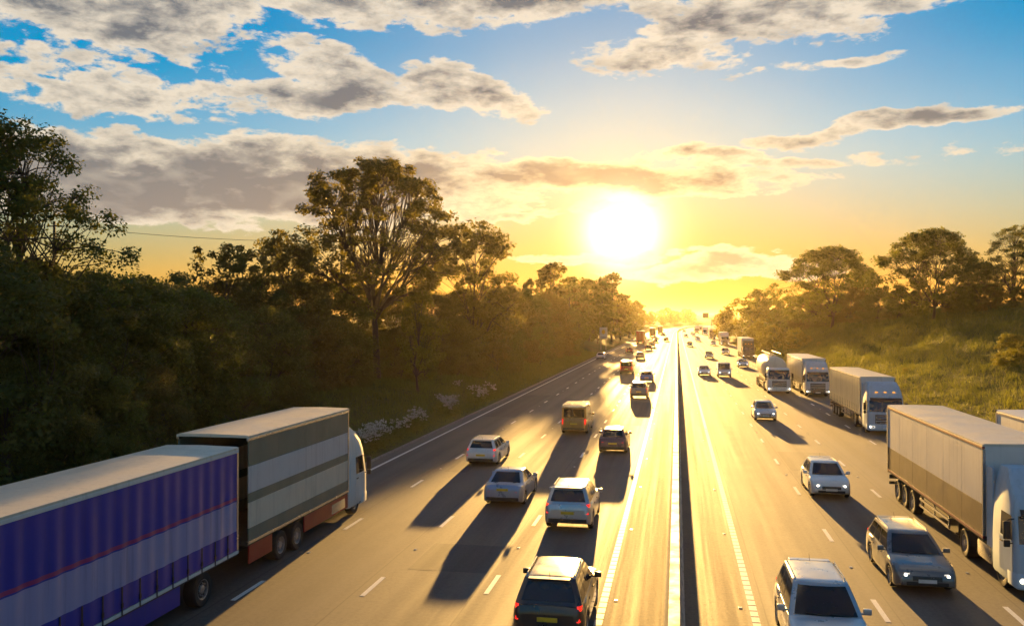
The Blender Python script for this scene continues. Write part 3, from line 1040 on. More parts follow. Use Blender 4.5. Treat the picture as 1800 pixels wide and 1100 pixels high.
def wheel_meshes(r, w, lorry=False):
    key = (r, w, lorry)
    if key not in _wheel:
        ri = r * (.58 if lorry else .70)
        ty = MB().lathe_x([(-w / 2 + .02, ri), (-w / 2, ri + .03), (-w / 2, r - .04), (-w / 2 + .03, r - .005), (-w / 2 + .06, r), (w / 2 - .06, r), (w / 2 - .03, r - .005), (w / 2, r - .04), (w / 2, ri + .03), (w / 2 - .02, ri)], 24)
        rm = MB()
        for s in (-1, 1):
            e = s * w / 2
            rm.lathe_x([(e - s * .012, ri + .005), (e - s * .02, ri - .02), (e - s * .09, ri - .03)], 24)
            if lorry:
                rm.lathe_x([(e - s * .09, ri - .03), (e - s * .14, ri * .55), (e - s * .03, ri * .42), (e - s * .01, ri * .2), (e - s * .01, .001)], 16)
                for k in range(8):
                    a = k * PI / 4
                    rm.box(min(e - s * .02, e - s * .12), max(e - s * .02, e - s * .12), ri * .62 * math.cos(a) - .02, ri * .62 * math.cos(a) + .02, ri * .62 * math.sin(a) - .02, ri * .62 * math.sin(a) + .02)
            else:
                for k in range(5):
                    a = k * 2 * PI / 5 + .3
                    Mx = Matrix.Rotation(a, 4, 'X')
                    x0, x1 = sorted((e - s * .03, e - s * .06))
                    rm.box(x0, x1, -.035, .035, 0, ri - .01, 0, Mx)
                x0, x1 = sorted((e - s * .02, e - s * .07))
                rm.lathe_x([(x0, .001), (x0, .06), (x1, .06), (x1, .001)], 10)
        _wheel[key] = (ty.mesh('tyre', M['tyre'], 40), rm.mesh('rim', M['rim'], 40), MB().lathe_x([(-w * .3, .001), (-w * .3, ri * .9), (w * .3, ri * .9), (w * .3, .001)], 12).mesh('wheel', M['chassis']))
    return _wheel[key]


def add_wheel(P, x, y, r, w, lorry=False):
    ty, rm, hub = wheel_meshes(r, w, lorry)
    i = P.add('wheel', hub, loc=(x, y, r))
    P.add('tyre', ty, parent=i)
    P.add('rim', rm, parent=i)


# ---------------------------------------------------------------- cars
CARS = {
    'hatchback': dict(L=4.2, W=1.79, H=1.49, r=.315, wf=1.33, wr=-1.25, top=[(-2.10, .52), (-2.07, .78), (-1.98, .96), (.92, .95), (1.05, .92), (1.72, .82), (1.96, .71), (2.07, .58), (2.10, .48)], belt=.93, gr=-1.98, gf=1.08, rr=-1.45, rf=.20, sides=((.54, .96), (.14, .50))),
    'estate': dict(L=4.72, W=1.83, H=1.48, r=.325, wf=1.45, wr=-1.32, top=[(-2.36, .50), (-2.34, .75), (-2.26, .96), (1.0, .94), (1.15, .91), (1.95, .80), (2.22, .69), (2.33, .57), (2.36, .47)], belt=.92, gr=-2.25, gf=1.18, rr=-1.92, rf=.25, sides=((.62, .97), (.34, .59), (.05, .31)), rails=True),
    'saloon': dict(L=4.75, W=1.83, H=1.45, r=.325, wf=1.45, wr=-1.38, top=[(-2.375, .52), (-2.35, .80), (-2.26, .98), (-1.6, .99), (1.0, .92), (1.15, .89), (1.95, .79), (2.22, .68), (2.34, .56), (2.375, .47)], belt=.91, gr=-1.82, gf=1.18, rr=-.95, rf=.18, sides=((.55, .95), (.17, .51))),
    'offroader': dict(L=4.6, W=1.90, H=1.72, r=.365, wf=1.38, wr=-1.34, top=[(-2.30, .60), (-2.28, .90), (-2.22, 1.08), (.95, 1.08), (1.12, 1.05), (1.90, .98), (2.17, .86), (2.27, .68), (2.30, .55)], belt=1.05, gr=-2.20, gf=1.14, rr=-1.88, rf=.28, sides=((.60, .97), (.32, .57), (.05, .29)), rails=True, zb=.30),
    'van': dict(L=5.1, W=1.95, H=2.02, r=.335, wf=1.65, wr=-1.45, top=[(-2.55, .50), (-2.53, 1.02), (-2.50, 1.12), (1.45, 1.12), (1.6, 1.10), (2.2, .98), (2.43, .82), (2.53, .62), (2.55, .50)], belt=1.08, gr=-2.51, gf=1.68, rr=-2.46, rf=.72, sides=((.74, .96),), zb=.26, van=True),
}
_cars = {}


def car_proto(kind, paint, roof_rack=False):
    key = (kind, paint, roof_rack)
    if key in _cars:
        return _cars[key]
    q = CARS[kind]
    P = Proto()
    L, Wd, H, r = q['L'], q['W'], q['H'], q['r']
    pm = PAINTS[paint]
    ty, tz = zip(*q['top'])
    zb0 = q.get('zb', .22)
    ra = r + .055

    def zarch(y):
        for yw in (q['wf'], q['wr']):
            if abs(y - yw) < ra:
                return r + math.sqrt(ra * ra - (y - yw) ** 2)
        return 0

    def half(y):
        t = abs(y) / (L / 2)
        return Wd / 2 * (1 - .02 * t * t - .15 * max(0, (t - .84) / .16) ** 2)

    def section(y):
        w, zt = half(y), float(np.interp(y, ty, tz))
        e = max(0, (abs(y) / (L / 2) - .90) / .10)
        zb = zb0 + .10 * e
        z0 = max(zb, zarch(y))
        h = zt - z0
        return [(0, zb), (w - .25, zb), (w - .25, z0), (w - .02, z0), (w - .004, z0 + h * .10), (w, z0 + h * .40), (w * .996, z0 + h * .62), (w * .975, z0 + h * .82), (w * .935, z0 + h * .94), (w * .82, z0 + h * .99), (w * .45, zt + .012), (0, zt + .02)]

    st = set(np.linspace(-L / 2, L / 2, 25).round(3)) | set(np.round(ty, 3))
    for yw in (q['wf'], q['wr']):
        for k in (-1.002, -.97, -.85, -.62, -.33, 0, .33, .62, .85, .97, 1.002):
            st.add(round(yw + ra * k, 3))
    for s in (-1, 1):
        for d in (.02, .06, .12, .2):
            st.add(round(s * (L / 2 - d), 3))
    rings = []
    for y in sorted(st):
        y = max(-L / 2, min(L / 2, y))
        sec = section(y)
        rings.append([(x, y, z) for x, z in sec] + [(-x, y, z) for x, z in sec[-2:0:-1]])
    P.add('body', MB().loft(rings), pm, smooth=38)
    # greenhouse: rounded-rectangle rings from the belt to the roof edge, then the crowned roof
    wb, wr_ = Wd / 2 * .925, Wd / 2 * (.90 if q.get('van') else .70)
    zr = H - .045

    def shape(h):
        k = h ** 1.15
        return (wb + (wr_ - wb) * k, q['gr'] + (q['rr'] - q['gr']) * h, q['gf'] + (q['rf'] - q['gf']) * h, q['belt'] - .02 + (zr - q['belt'] + .02) * h)

    def ring(w, y0, y1, z, bow=.10, rc=.11, dz=0.0):
        pts = []
        for i in range(7):
            u = -1 + 2 * i / 6
            pts.append((u * (w - rc), y1 - bow * u * u * .8, z + dz * (1 - u * u)))
        for i in range(9):
            v = i / 8
            pts.append((w, (y1 - bow) - rc * .9 - v * ((y1 - bow) - y0 - rc * 1.8 - bow * .4), z))
        for i in range(7):
            u = 1 - 2 * i / 6
            pts.append((u * (w - rc), y0 + bow * .5 * u * u, z + dz * (1 - u * u)))
        for i in range(9):
            v = 1 - i / 8
            pts.append((-w, (y1 - bow) - rc * .9 - v * ((y1 - bow) - y0 - rc * 1.8 - bow * .4), z))
        return pts

    rr = [ring(*shape(h)) for h in (0, .25, .5, .75, .93, 1.0)]
    w, y0, y1, z = shape(1)
    for ins, up in ((.05, .018), (.14, .032), (.30, .042)):
        rr.append(ring(w - ins, y0 + ins * .9, y1 - ins * .9, z + up, bow=.08, rc=.10))
    P.add('cabin', MB().loft(rr), pm, smooth=38)

    def fr(u, h, off=.006):
        w, y0, y1, z = shape(h)
        return (u * (w - .09), y1 - .08 * u * u + off, z + off * .6)

    def re(u, h, off=.006):
        w, y0, y1, z = shape(h)
        return (u * (w - .09), y0 + .05 * u * u - off, z + off * .5)

    P.add('windscreen', MB().grid(lambda a, b: fr(-.97 + 1.94 * a, .10 + .82 * b), 8, 4), M['glass'], smooth=60)
    P.add('rear_window', MB().grid(lambda a, b: re(-.93 + 1.86 * a, (.22 if kind != 'saloon' else .12) + (.66 if kind != 'saloon' else .80) * b), 8, 4), M['glass'], smooth=60)
    for s in (-1, 1):
        for v0, v1 in q['sides']:
            def sd(a, b, s=s, v0=v0, v1=v1):
                h = .14 + .74 * b
                w, y0, y1, z = shape(h)
                return (s * (w + .006), (y0 + .14) + (v0 + (v1 - v0) * a) * (y1 - y0 - .26), z)
            P.add('side_window', MB().grid(sd, 4, 3), M['glass'], smooth=60)
    # doors follow the body side a few millimetres proud, so their shut lines read
    if q.get('van'):
        spans = ((.45, 1.28), (-1.05, .40))
    else:
        spans = ((.02, q['wf'] - ra - .05), (q['wr'] + ra * .62, -.02))
    for s in (-1, 1):
        for y0, y1 in spans:
            def dr(a, b, s=s, y0=y0, y1=y1):
                y = y0 + (y1 - y0) * a
                sec = section(y)[4:9]
                zs = [p[1] for p in sec]
                zz = zs[0] + .03 + (zs[-1] - zs[0] - .03) * b
                return (s * (float(np.interp(zz, zs, [p[0] for p in sec])) + .006), y, zz)
            i = P.add('door', MB().grid(dr, 3, 5), pm, smooth=60)
            yh = y0 + .14
            zh = q['belt'] - .13
            P.add('handle', MB().box(s * (half(yh) * .985) - .02, s * (half(yh) * .985) + .02, yh, yh + .17, zh, zh + .03, .008), M['trim'], parent=i)
        xm = s * (Wd / 2 + .08)
        ym = q['gf'] - (.48 if not q.get('van') else .42)
        zm = q['belt'] + .06
        mr = MB().box(xm - .10, xm + .10, ym - .06, ym + .05, zm - .05, zm + .10, .03)
        mr.box(min(s * (Wd / 2 - .10), xm), max(s * (Wd / 2 - .10), xm), ym - .02, ym + .03, zm - .05, zm, .01)
        P.add('door_mirror', mr, pm, smooth=40)
        # lamps wrap the corners
        zf = float(np.interp(L / 2 - .16, ty, tz)) - .11
        hb = half(L / 2 - .14)
        hl = MB()
        hl.grid(lambda a, b: ((s * (hb * (.58 + .42 * a))), L / 2 - .045 - .05 * a - .22 * a ** 4 - .035 * b, zf - .06 + .13 * b), 6, 2)
        i = P.add('headlight', hl, M['headlamp'], smooth=60)
        xb_, yb_ = s * hb * .72, L / 2 - .055
        P.add('bulb', MB().loft([[(xb_ + q_ * math.cos(a_ * PI / 5), yb_ + d_, zf + q_ * math.sin(a_ * PI / 5)) for a_ in range(10)] for d_, q_ in ((-.05, .05), (0, .05), (.02, .03))]), M['bulb'], parent=i)
        tl = MB()
        if q.get('van') or kind in ('estate', 'offroader'):
            z0, z1, x0 = q['belt'] - .32, q['belt'] + .06, .86
        else:
            z0, z1, x0 = q['belt'] - .22, q['belt'] - .04, .68
        hbr = half(-L / 2 + .12)
        tl.grid(lambda a, b: (s * (hbr * (x0 + (1.0 - x0) * a) + .004), -L / 2 + .004 + .02 * a + .16 * a ** 4 + .10 * b * (0 if q.get('van') else 1), z0 + (z1 - z0) * b), 5, 3)
        P.add('tail_light', tl, M['tail'], smooth=60)
        if q.get('rails'):
            rl = MB().tube([(s * (wr_ - .05), q['rr'] + .15, H - .06), (s * (wr_ - .05), q['rr'] + .28, H + .015), (s * (wr_ - .05), q['rf'] - .32, H + .02), (s * (wr_ - .05), q['rf'] - .18, H - .05)], .018, 6)
            P.add('roof_rail', rl, M['chrome'])
        add_wheel(P, s * (Wd / 2 - .115), q['wf'], r, .21)
        add_wheel(P, s * (Wd / 2 - .115), q['wr'], r, .21)
    # front: grille with bars, lower intake, plate; rear: bumper insert, plate, wiper
    zf = float(np.interp(L / 2 - .1, ty, tz))
    g = P.add('grille', MB().box(-.42, .42, L / 2 - .055, L / 2 + .006, zf - .20, zf - .06, .012), M['trim'])
    bar = MB()
    for k in range(3):
        bar.box(-.40, .40, L / 2 + .005, L / 2 + .012, zf - .18 + .045 * k, zf - .165 + .045 * k)
    P.add('grille_bar', bar, M['chrome'], parent=g)
    P.add('lower_intake', MB().box(-.60, .60, L / 2 - .10, L / 2 + .008, zb0 + .09, zb0 + .20, .012), M['trim'])
    P.add('number_plate', MB().box(-.26, .26, L / 2 - .01, L / 2 + .018, .395 + zb0 - .22, .50 + zb0 - .22), M['plate_white'])
    zp = q['belt'] - .34 if kind != 'saloon' else .74
    P.add('number_plate', MB().box(-.26, .26, -L / 2 - .016, -L / 2 + .03, zp, zp + .11), M['plate_yellow'])
    P.add('rear_bumper_trim', MB().box(-Wd / 2 * .80, Wd / 2 * .80, -L / 2 - .012, -L / 2 + .14, zb0 + .10, zb0 + .24, .02), M['trim'])
    ry, rz_ = zip(*[(y, z) for y, z in q['top'] if y < 0 and z < q['belt'] + .02])

    def tg(a, b):
        z = zb0 + .30 + (rz_[-1] - .02 - zb0 - .30) * b
        u = -.76 + 1.52 * a
        return (u * half(-L / 2 + .12), float(np.interp(z, rz_, ry)) - .010 + .01 * u * u, z)
    P.add('boot_lid' if kind == 'saloon' else 'tailgate', MB().grid(tg, 6, 6), pm, smooth=60)

    def bn(a, b):
        y = q['gf'] + .10 + (L / 2 - .22 - q['gf'] - .10) * b
        sec = section(y)
        x = (-.80 + 1.6 * a) * half(y)
        px_, pz_ = zip(*sorted((p for p in sec[8:]), key=lambda p: p[0]))
        return (x, y, float(np.interp(abs(x), px_, pz_)) + .007)
    P.add('bonnet', MB().grid(bn, 8, 6), pm, smooth=60)
    P.add('aerial', MB().tube([(0, q['rr'] + .12, H - .01), (0, q['rr'] - .02, H + .16)], [.008, .003], 5), M['trim'])
    if kind in ('hatchback', 'estate', 'offroader'):
        P.add('spoiler', MB().box(-wr_ + .12, wr_ - .12, q['rr'] - .13, q['rr'] + .10, zr + .0, zr + .035, .012), pm)
    wip = MB()
    a_, b_ = fr(-.1, .10, .03), fr(.62, .16, .03)
    wip.tube([a_, b_], .010, 4)
    a_, b_ = fr(-.75, .10, .03), fr(-.1, .16, .03)
    wip.tube([a_, b_], .010, 4)
    P.add('wiper', wip, M['trim'])
    if roof_rack:
        rk = P.add('roof_rack', MB().tube([(-wr_ + .06, q['rr'] + .1, H + .10), (-wr_ + .06, q['rf'] - .1, H + .10)], .02, 6).tube([(wr_ - .06, q['rr'] + .1, H + .10), (wr_ - .06, q['rf'] - .1, H + .10)], .02, 6), M['chrome'])
        for k in range(7):
            y = q['rr'] + .15 + k * (q['rf'] - q['rr'] - .3) / 6
            P.add('rack_bar', MB().box(-wr_ + .02, wr_ - .02, y - .035, y + .035, H + .085, H + .125, .01).box(-wr_ + .05, -wr_ + .09, y - .02, y + .02, H - .05, H + .09).box(wr_ - .09, wr_ - .05, y - .02, y + .02, H - .05, H + .09), M['chrome'], parent=rk)
    _cars[key] = P
    return P


# ---------------------------------------------------------------- lorries (y = 0 at the front bumper, body towards -y)
def cab(P, paint, high=True, visor=True):
    pm = PAN[paint]

    def prof(z):
        zs = [.36, .46, 1.0, 1.60, 2.50, 2.72, 3.05, 3.45, 3.72]
        w = [1.19, 1.24, 1.25, 1.25, 1.21, 1.19, 1.16, 1.10, 1.00]
        f = [-.05, -.01, 0, -.02, -.24, -.30, -.50, -.95, -1.35]
        return float(np.interp(z, zs, w)), float(np.interp(z, zs, f))

    def ring(w, yf, yr, z, rc=.16, bow=.07):
        pts = []
        for i in range(9):
            u = -1 + 2 * i / 8
            pts.append((u * (w - rc), yf - bow * u * u, z))
        for i in range(1, 4):
            a = PI / 2 - i * PI / 8
            pts.append((w - rc + rc * math.cos(a), yf - bow - rc + rc * math.sin(a), z))
        pts += [(w, yf - .5, z), (w, yr + .1, z), (w - .05, yr, z), (-w + .05, yr, z), (-w, yr + .1, z), (-w, yf - .5, z)]
        for i in range(3, 0, -1):
            a = PI / 2 - i * PI / 8
            pts.append((-(w - rc + rc * math.cos(a)), yf - bow - rc + rc * math.sin(a), z))
        return pts

    zz = [.36, .46, 1.0, 1.60, 2.05, 2.50, 2.72] + ([3.05, 3.45, 3.72] if high else [2.85])
    rings = []
    for z in zz:
        w, f = prof(z)
        if not high and z > 2.8: w, f = 1.1, -.5
        rings.append(ring(w, f, -2.2, z))
    P.add('cab_body', MB().loft(rings), pm, smooth=35)

    def front(u, z, off=.008):
        w, f = prof(z)
        x = u * w
        e = max(0, abs(x) - (w - .16)) / .16
        return (x, f - .07 * min(1, abs(x) / (w - .16)) ** 2 - .16 * (1 - math.sqrt(max(0, 1 - e * e))) + off, z)

    P.add('windscreen', MB().grid(lambda a, b: front(-.93 + 1.86 * a, 1.66 + .80 * b), 12, 3), M['glass'], smooth=60)
    g = P.add('grille', MB().grid(lambda a, b: front(-.62 + 1.24 * a, .80 + .66 * b), 8, 2), M['trim'], smooth=60)
    for k in range(5):
        z = .86 + k * .125
        P.add('grille_slat', MB().box(-.74, .74, -.02, .03, z, z + .045, .01), pm if k % 2 else M['chrome'], parent=g)
    P.add('bumper', MB().loft([ring(w_, f_, -.9, z) for z, w_, f_ in ((.30, 1.20, -.02), (.34, 1.25, .03), (.72, 1.26, .04), (.78, 1.24, .015))]), M['trim'] if paint in ('pale_grey', 'cream') else pm, smooth=35)
    P.add('number_plate', MB().box(-.26, .26, .02, .05, .42, .53), M['plate_white'])
    for s in (-1, 1):
        i = P.add('headlight', MB().grid(lambda a, b: front(s * (.64 + .32 * a), .49 + .19 * b, .05), 5, 2), M['headlamp'], smooth=60)
        for xb_ in (.74, .89):
            c_ = front(s * xb_, .585, .055)
            P.add('bulb', MB().loft([[(c_[0] + q_ * math.cos(a_ * PI / 5), c_[1] + d_, c_[2] + q_ * math.sin(a_ * PI / 5)) for a_ in range(10)] for d_, q_ in ((-.04, .06), (0, .06), (.02, .03))]), M['bulb'] if xb_ > .8 else M['chrome'], parent=i)
        sw = MB().grid(lambda a, b: (s * (prof(1.70 + .72 * b)[0] + .007), -1.42 + 1.0 * a - .16 * b * a, 1.70 + .72 * b), 4, 3)
        P.add('side_window', sw, M['glass'], smooth=60)
        i = P.add('door', MB().grid(lambda a, b: (s * (prof(.62 + 1.02 * b)[0] + .010), -1.48 + 1.08 * a, .62 + 1.02 * b), 3, 4), pm, smooth=60)
        P.add('handle', MB().box(s * 1.25 - .02, s * 1.25 + .03, -1.40, -1.18, 1.48, 1.53, .01), M['trim'], parent=i)
        mm = MB().box(s * 1.43 - .10, s * 1.43 + .10, -.40, -.28, 1.75, 2.30, .04).box(s * 1.43 - .09, s * 1.43 + .09, -.38, -.29, 1.52, 1.73, .03)
        mm.tube([(s * 1.2, -.42, 2.35), (s * 1.42, -.34, 2.33)], .02, 5).tube([(s * 1.22, -.42, 1.62), (s * 1.42, -.34, 1.62)], .02, 5)
        P.add('wing_mirror', mm, M['trim'], smooth=40)
        P.add('step', MB().box(s * 1.10 - .13, s * 1.10 + .13, -.95, -.45, .38, .44, .01), M['chassis'])
        if high:
            P.add('side_fairing', MB().box(min(s * 1.16, s * 1.22), max(s * 1.16, s * 1.22), -2.75, -2.2, 1.0, 3.6, .02), pm)
    if visor:
        P.add('sun_visor', MB().grid(lambda a, b: (lambda p: (p[0], p[1] + .16 - .12 * b, p[2]))(front(-.90 + 1.8 * a, 2.44 + .22 * b)), 10, 2), M['trim'], smooth=60)
    if high:
        for u in (-.6, 0, .6):
            P.add('roof_lamp', MB().box(u - .09, u + .09, -.56, -.44, 3.02, 3.09, .02), M['amber'])
    wp = MB().tube([front(-.62, 1.66, .04), front(-.05, 1.74, .04)], .014, 4).tube([front(.05, 1.66, .04), front(.62, 1.74, .04)], .014, 4)
    P.add('wiper', wp, M['trim'])


def tractor_chassis(P, tank='chrome', tank_mat=None):
    P.add('chassis', MB().box(-.48, .48, -6.1, -.6, .62, .95, .02).box(-.75, .75, -5.4, -3.9, .95, 1.10, .02), M['chassis'])
    for s in (-1, 1):
        P.add('fuel_tank', MB().box(s * .92 - .30, s * .92 + .30, -3.75, -2.35, .42, 1.0, .10), tank_mat or M['chrome'], smooth=40)
        add_wheel(P, s * 1.04, -1.45, .50, .32, True)
        add_wheel(P, s * .96, -5.0, .50, .56, True)
        P.add('mudguard', MB().grid(lambda a, b: (s * (.70 + .54 * b), -5.0 + .58 * math.cos(PI * a), .52 + .58 * math.sin(PI * a)), 8, 1), M['trim'], smooth=60)


def axles(P, ys):
    for y in ys:
        for s in (-1, 1):
            add_wheel(P, s * 1.06, y, .50, .38, True)
    P.add('axle_frame', MB().box(-.5, .5, min(ys) - .8, max(ys) + .8, .70, 1.0, .02), M['chassis'])


def rear_gear(P, y, top_z, mat, z0=1.12):
    for s in (-1, 1):
        d = P.add('rear_door', MB().box(min(s * .01, s * 1.22), max(s * .01, s * 1.22), y - .05, y - .005, z0 + .05, top_z - .10, .01), mat)
        for x in (.35, .85):
            P.add('lock_rod', MB().tube([(s * x, y - .075, z0 + .02), (s * x, y - .075, top_z - .14)], .018, 6), M['chrome'], parent=d)
        P.add('tail_light', MB().box(s * .95 - .22, s * .95 + .22, y - .06, y - .01, .78, .92, .015), M['tail'])
        P.add('lamp_housing', MB().box(s * .95 - .25, s * .95 + .25, y - .009, y + .10, .75, .95, .015), M['chassis'])
        P.add('rear_post', MB().box(min(s * 1.20, s * 1.28), max(s * 1.20, s * 1.28), y - .07, y + .05, z0 - .08, top_z + .005), M['chrome'])
    P.add('rear_header', MB().box(-1.28, 1.28, y - .072, y + .05, top_z - .12, top_z + .008), M['chrome'])
    P.add('rear_bumper', MB().box(-1.2, 1.2, y - .04, y + .06, .48, .62, .015), M['chassis'])
    P.add('number_plate', MB().box(-.26, .26, y - .07, y - .045, .50, .61), M['plate_yellow'])


def box_body(P, y0, y1, z0, z1, bands, roof='white', curtain=None, trim='chrome', posts=True):
    """load body from y0 (front) back to y1: roof, end wall, side panels in horizontal bands or a rippled curtain, rails"""
    w = 1.25
    P.add('roof', MB().loft([[(x, y, z) for x, z in ((-1.275, z1 - .07), (-1.275, z1 - .01), (-1.2, z1 + .012), (0, z1 + .035), (1.2, z1 + .012), (1.275, z1 - .01), (1.275, z1 - .07))] for y in (y0, y1)]), PAN[roof], smooth=30)
    P.add('front_wall', MB().box(-1.23, 1.23, y0 - .06, y0 - .004, z0, z1 - .072, .01), PAN[roof if roof != 'cream' else 'white'])
    P.add('load_floor', MB().box(-1.24, 1.24, y1, y0, z0 - .16, z0 - .005, .01), M['chassis'])
    for s in (-1, 1):
        if curtain:
            ln = y0 - y1 - .24

            def cu(a, b, s=s):
                y = y1 + .12 + ln * a
                amp = .018 * (.4 + .6 * math.sin(PI * b) ** .5)
                return (s * (w + amp * (math.sin(y * 10.5) + .5 * math.sin(y * 4.3 + 1)) + .02), y, z0 + .02 + (z1 - z0 - .12) * b)
            ct = P.add('curtain', MB().grid(cu, int(ln / .1), 4), PAN[curtain], smooth=60)
            for k in range(int(ln / .75)):
                y = y1 + .45 + k * .75
                P.add('strap', MB().box(min(s * 1.285, s * 1.295), max(s * 1.285, s * 1.295), y - .025, y + .025, z0 - .09, z0 + .62).box(min(s * 1.283, s * 1.305), max(s * 1.283, s * 1.305), y - .04, y + .04, z0 + .10, z0 + .22), M['trim'], parent=ct)
        else:
            for (a, b, mt) in bands:
                n = max(1, round((y0 - y1) / 2.4))
                for k in range(n):
                    ya, yb = y0 - .06 - (y0 - y1 - .12) * k / n, y0 - .06 - (y0 - y1 - .12) * (k + 1) / n
                    P.add('side_panel', MB().box(min(s * 1.21, s * 1.252), max(s * 1.21, s * 1.252), yb + .006, ya - .006, a + .004, b - .004, .006), PAN[mt])
        P.add('top_rail', MB().box(min(s * 1.20, s * 1.285), max(s * 1.20, s * 1.285), y1, y0, z1 - .17, z1 - .072, .012), PAN[trim] if trim in PAN else M[trim])
        P.add('bottom_rail', MB().box(min(s * 1.20, s * 1.28), max(s * 1.20, s * 1.28), y1, y0, z0 - .10, z0 - .002, .012), PAN[trim] if trim in PAN else M[trim])
        if posts:
            P.add('corner_post', MB().box(min(s * 1.18, s * 1.272), max(s * 1.18, s * 1.272), y0 - .10, y0 + .004, z0, z1 - .172, .01), M['chrome'])


def side_guard(P, y0, y1, mat=None, skirt=None):
    for s in (-1, 1):
        if skirt:
            P.add('side_skirt', MB().box(min(s * 1.19, s * 1.235), max(s * 1.19, s * 1.235), y1, y0, .42, 1.02, .015), PAN[skirt])
        else:
            g = MB()
            for z in (.55, .82):
                g.box(min(s * 1.19, s * 1.225), max(s * 1.19, s * 1.225), y1, y0, z, z + .10, .01)
            for k in range(3):
                y = y1 + .1 + (y0 - y1 - .2) * k / 2
                g.box(min(s * 1.14, s * 1.195), max(s * 1.14, s * 1.195), y - .03, y + .03, .52, 1.02)
            P.add('side_guard', g, mat or M['chrome'])
        P.add('landing_leg', MB().box(s * .75 - .06, s * .75 + .06, y0 - .25, y0 - .13, .35, 1.0, .01).box(s * .75 - .13, s * .75 + .13, y0 - .30, y0 - .08, .32, .36), M['chassis'])


def artic(cabp, high=True, top_z=4.0, curtain=None, bands=(), roof='white', trim='chrome', rear='white', skirt=None):
    P = Proto()
    cab(P, cabp, high)
    tractor_chassis(P)
    y0, y1 = -2.95, -16.4
    box_body(P, y0, y1, 1.22, top_z, bands, roof, curtain, trim)
    side_guard(P, -6.9, -10.9, skirt=skirt)
    axles(P, (-12.0, -13.3, -14.6))
    rear_gear(P, y1, top_z, PAN[rear])
    return P


def tanker(cabp):
    P = Proto()
    cab(P, cabp, False)
    tractor_chassis(P)
    rings = []
    for y, k in ((-3.0, .02), (-3.02, .35), (-3.10, .70), (-3.24, .90), (-3.45, 1.0), (-8, 1.0), (-14.6, 1.0), (-14.85, .9), (-15.0, .7), (-15.08, .35), (-15.1, .02)):
        rings.append([(1.26 * k * math.cos(2 * PI * i / 28), y, 2.62 + 1.40 * k * math.sin(2 * PI * i / 28)) for i in range(28)])
    b = P.add('barrel', MB().loft(rings), PAN['cream'], smooth=50)
    for y in (-4.6, -6.6, -8.6, -10.6, -12.6, -14.2):
        P.add('band', MB().loft([[(1.275 * math.cos(2 * PI * i / 28), y + d, 2.62 + 1.415 * math.sin(2 * PI * i / 28)) for i in range(28)] for d in (-.05, .05)], False, False), M['chrome'], parent=b, smooth=50)
    for y in (-5.6, -8.0, -10.4, -12.8):
        P.add('manhole', MB().loft([[(.27 * math.cos(2 * PI * i / 14), y + .27 * math.sin(2 * PI * i / 14), z) for i in range(14)] for z in (3.96, 4.14)]), M['chrome'], parent=b)
    rail = MB()
    for s in (-1, 1):
        rail.tube([(s * .62, -4.2, 4.35), (s * .62, -14.0, 4.35)], .022, 6)
        for y in np.arange(-4.2, -14.1, -1.63):
            rail.tube([(s * .62, y, 3.78), (s * .62, y, 4.35)], .018, 5)
    P.add('catwalk_rail', rail, M['chrome'])
    P.add('cradle', MB().box(-.9, .9, -14.6, -3.6, .98, 1.30, .03), M['chassis'])
    lad = MB()
    for x in (-.22, .22):
        lad.tube([(x, -15.16, .8), (x, -15.16, 3.6)], .02, 5)
    for k in range(9):
        lad.tube([(-.22, -15.16, 1.0 + .3 * k), (.22, -15.16, 1.0 + .3 * k)], .015, 5)
    P.add('ladder', lad, M['chrome'])
    side_guard(P, -6.9, -10.4)
    axles(P, (-11.6, -12.9, -14.2))
    for s in (-1, 1):
        P.add('tail_light', MB().box(s * .95 - .2, s * .95 + .2, -15.14, -15.06, .80, .94, .015), M['tail'])
        P.add('lamp_housing', MB().box(s * .95 - .23, s * .95 + .23, -15.058, -14.95, .77, .97, .015), M['chassis'])
    P.add('rear_bumper', MB().box(-1.2, 1.2, -15.12, -15.0, .50, .64, .015), M['chassis'])
    return P


def drawbar_lorry():
    P = Proto()
    cab(P, 'white', True)
    P.add('chassis', MB().box(-.48, .48, -11.0, -.6, .62, .98, .02), M['chassis'])
    for s in (-1, 1):
        add_wheel(P, s * 1.04, -1.45, .50, .32, True)
        add_wheel(P, s * .98, -7.4, .50, .54, True)
        add_wheel(P, s * .98, -8.75, .50, .54, True)
        P.add('fuel_tank', MB().box(s * .95 - .28, s * .95 + .28, -4.2, -2.6, .45, 1.0, .10), M['chrome'], smooth=40)
        P.add('side_skirt', MB().box(min(s * 1.17, s * 1.225), max(s * 1.17, s * 1.225), -6.75, -2.35, .46, 1.08, .02), PAN['red'], label='red side skirt between the axles')
        P.add('wheel_skirt', MB().box(min(s * 1.17, s * 1.225), max(s * 1.17, s * 1.225), -11.05, -9.4, .46, 1.08, .02), PAN['red'])
    box_body(P, -2.35, -11.2, 1.22, 4.62, ((1.22, 1.62, 'dark_green'), (1.62, 2.45, 'cream'), (2.45, 2.75, 'dark_green'), (2.75, 3.62, 'pale_grey'), (3.62, 4.45, 'dark_green')), roof='cream', trim='chrome')  # roof's cream is sun reflecting on white, put into the colour
    P.add('drawbar', MB().box(-.10, .10, -12.6, -10.9, .62, .78, .02).box(-.55, .55, -12.6, -12.4, .62, .8, .02), M['chassis'])
    box_body(P, -11.85, -25.0, 1.12, 4.35, (), roof='cream', trim='white', curtain='curtain_blue')  # trailer roof tinted with the same reflected sun
    axles(P, (-13.9, -21.2, -22.5))
    for s in (-1, 1):
        P.add('side_skirt', MB().box(min(s * 1.19, s * 1.235), max(s * 1.19, s * 1.235), -20.4, -15.1, .42, 1.01, .02), PAN['blue'], label='blue side skirt of the trailer')
    rear_gear(P, -25.0, 4.35, PAN['blue'], 1.12)
    return P

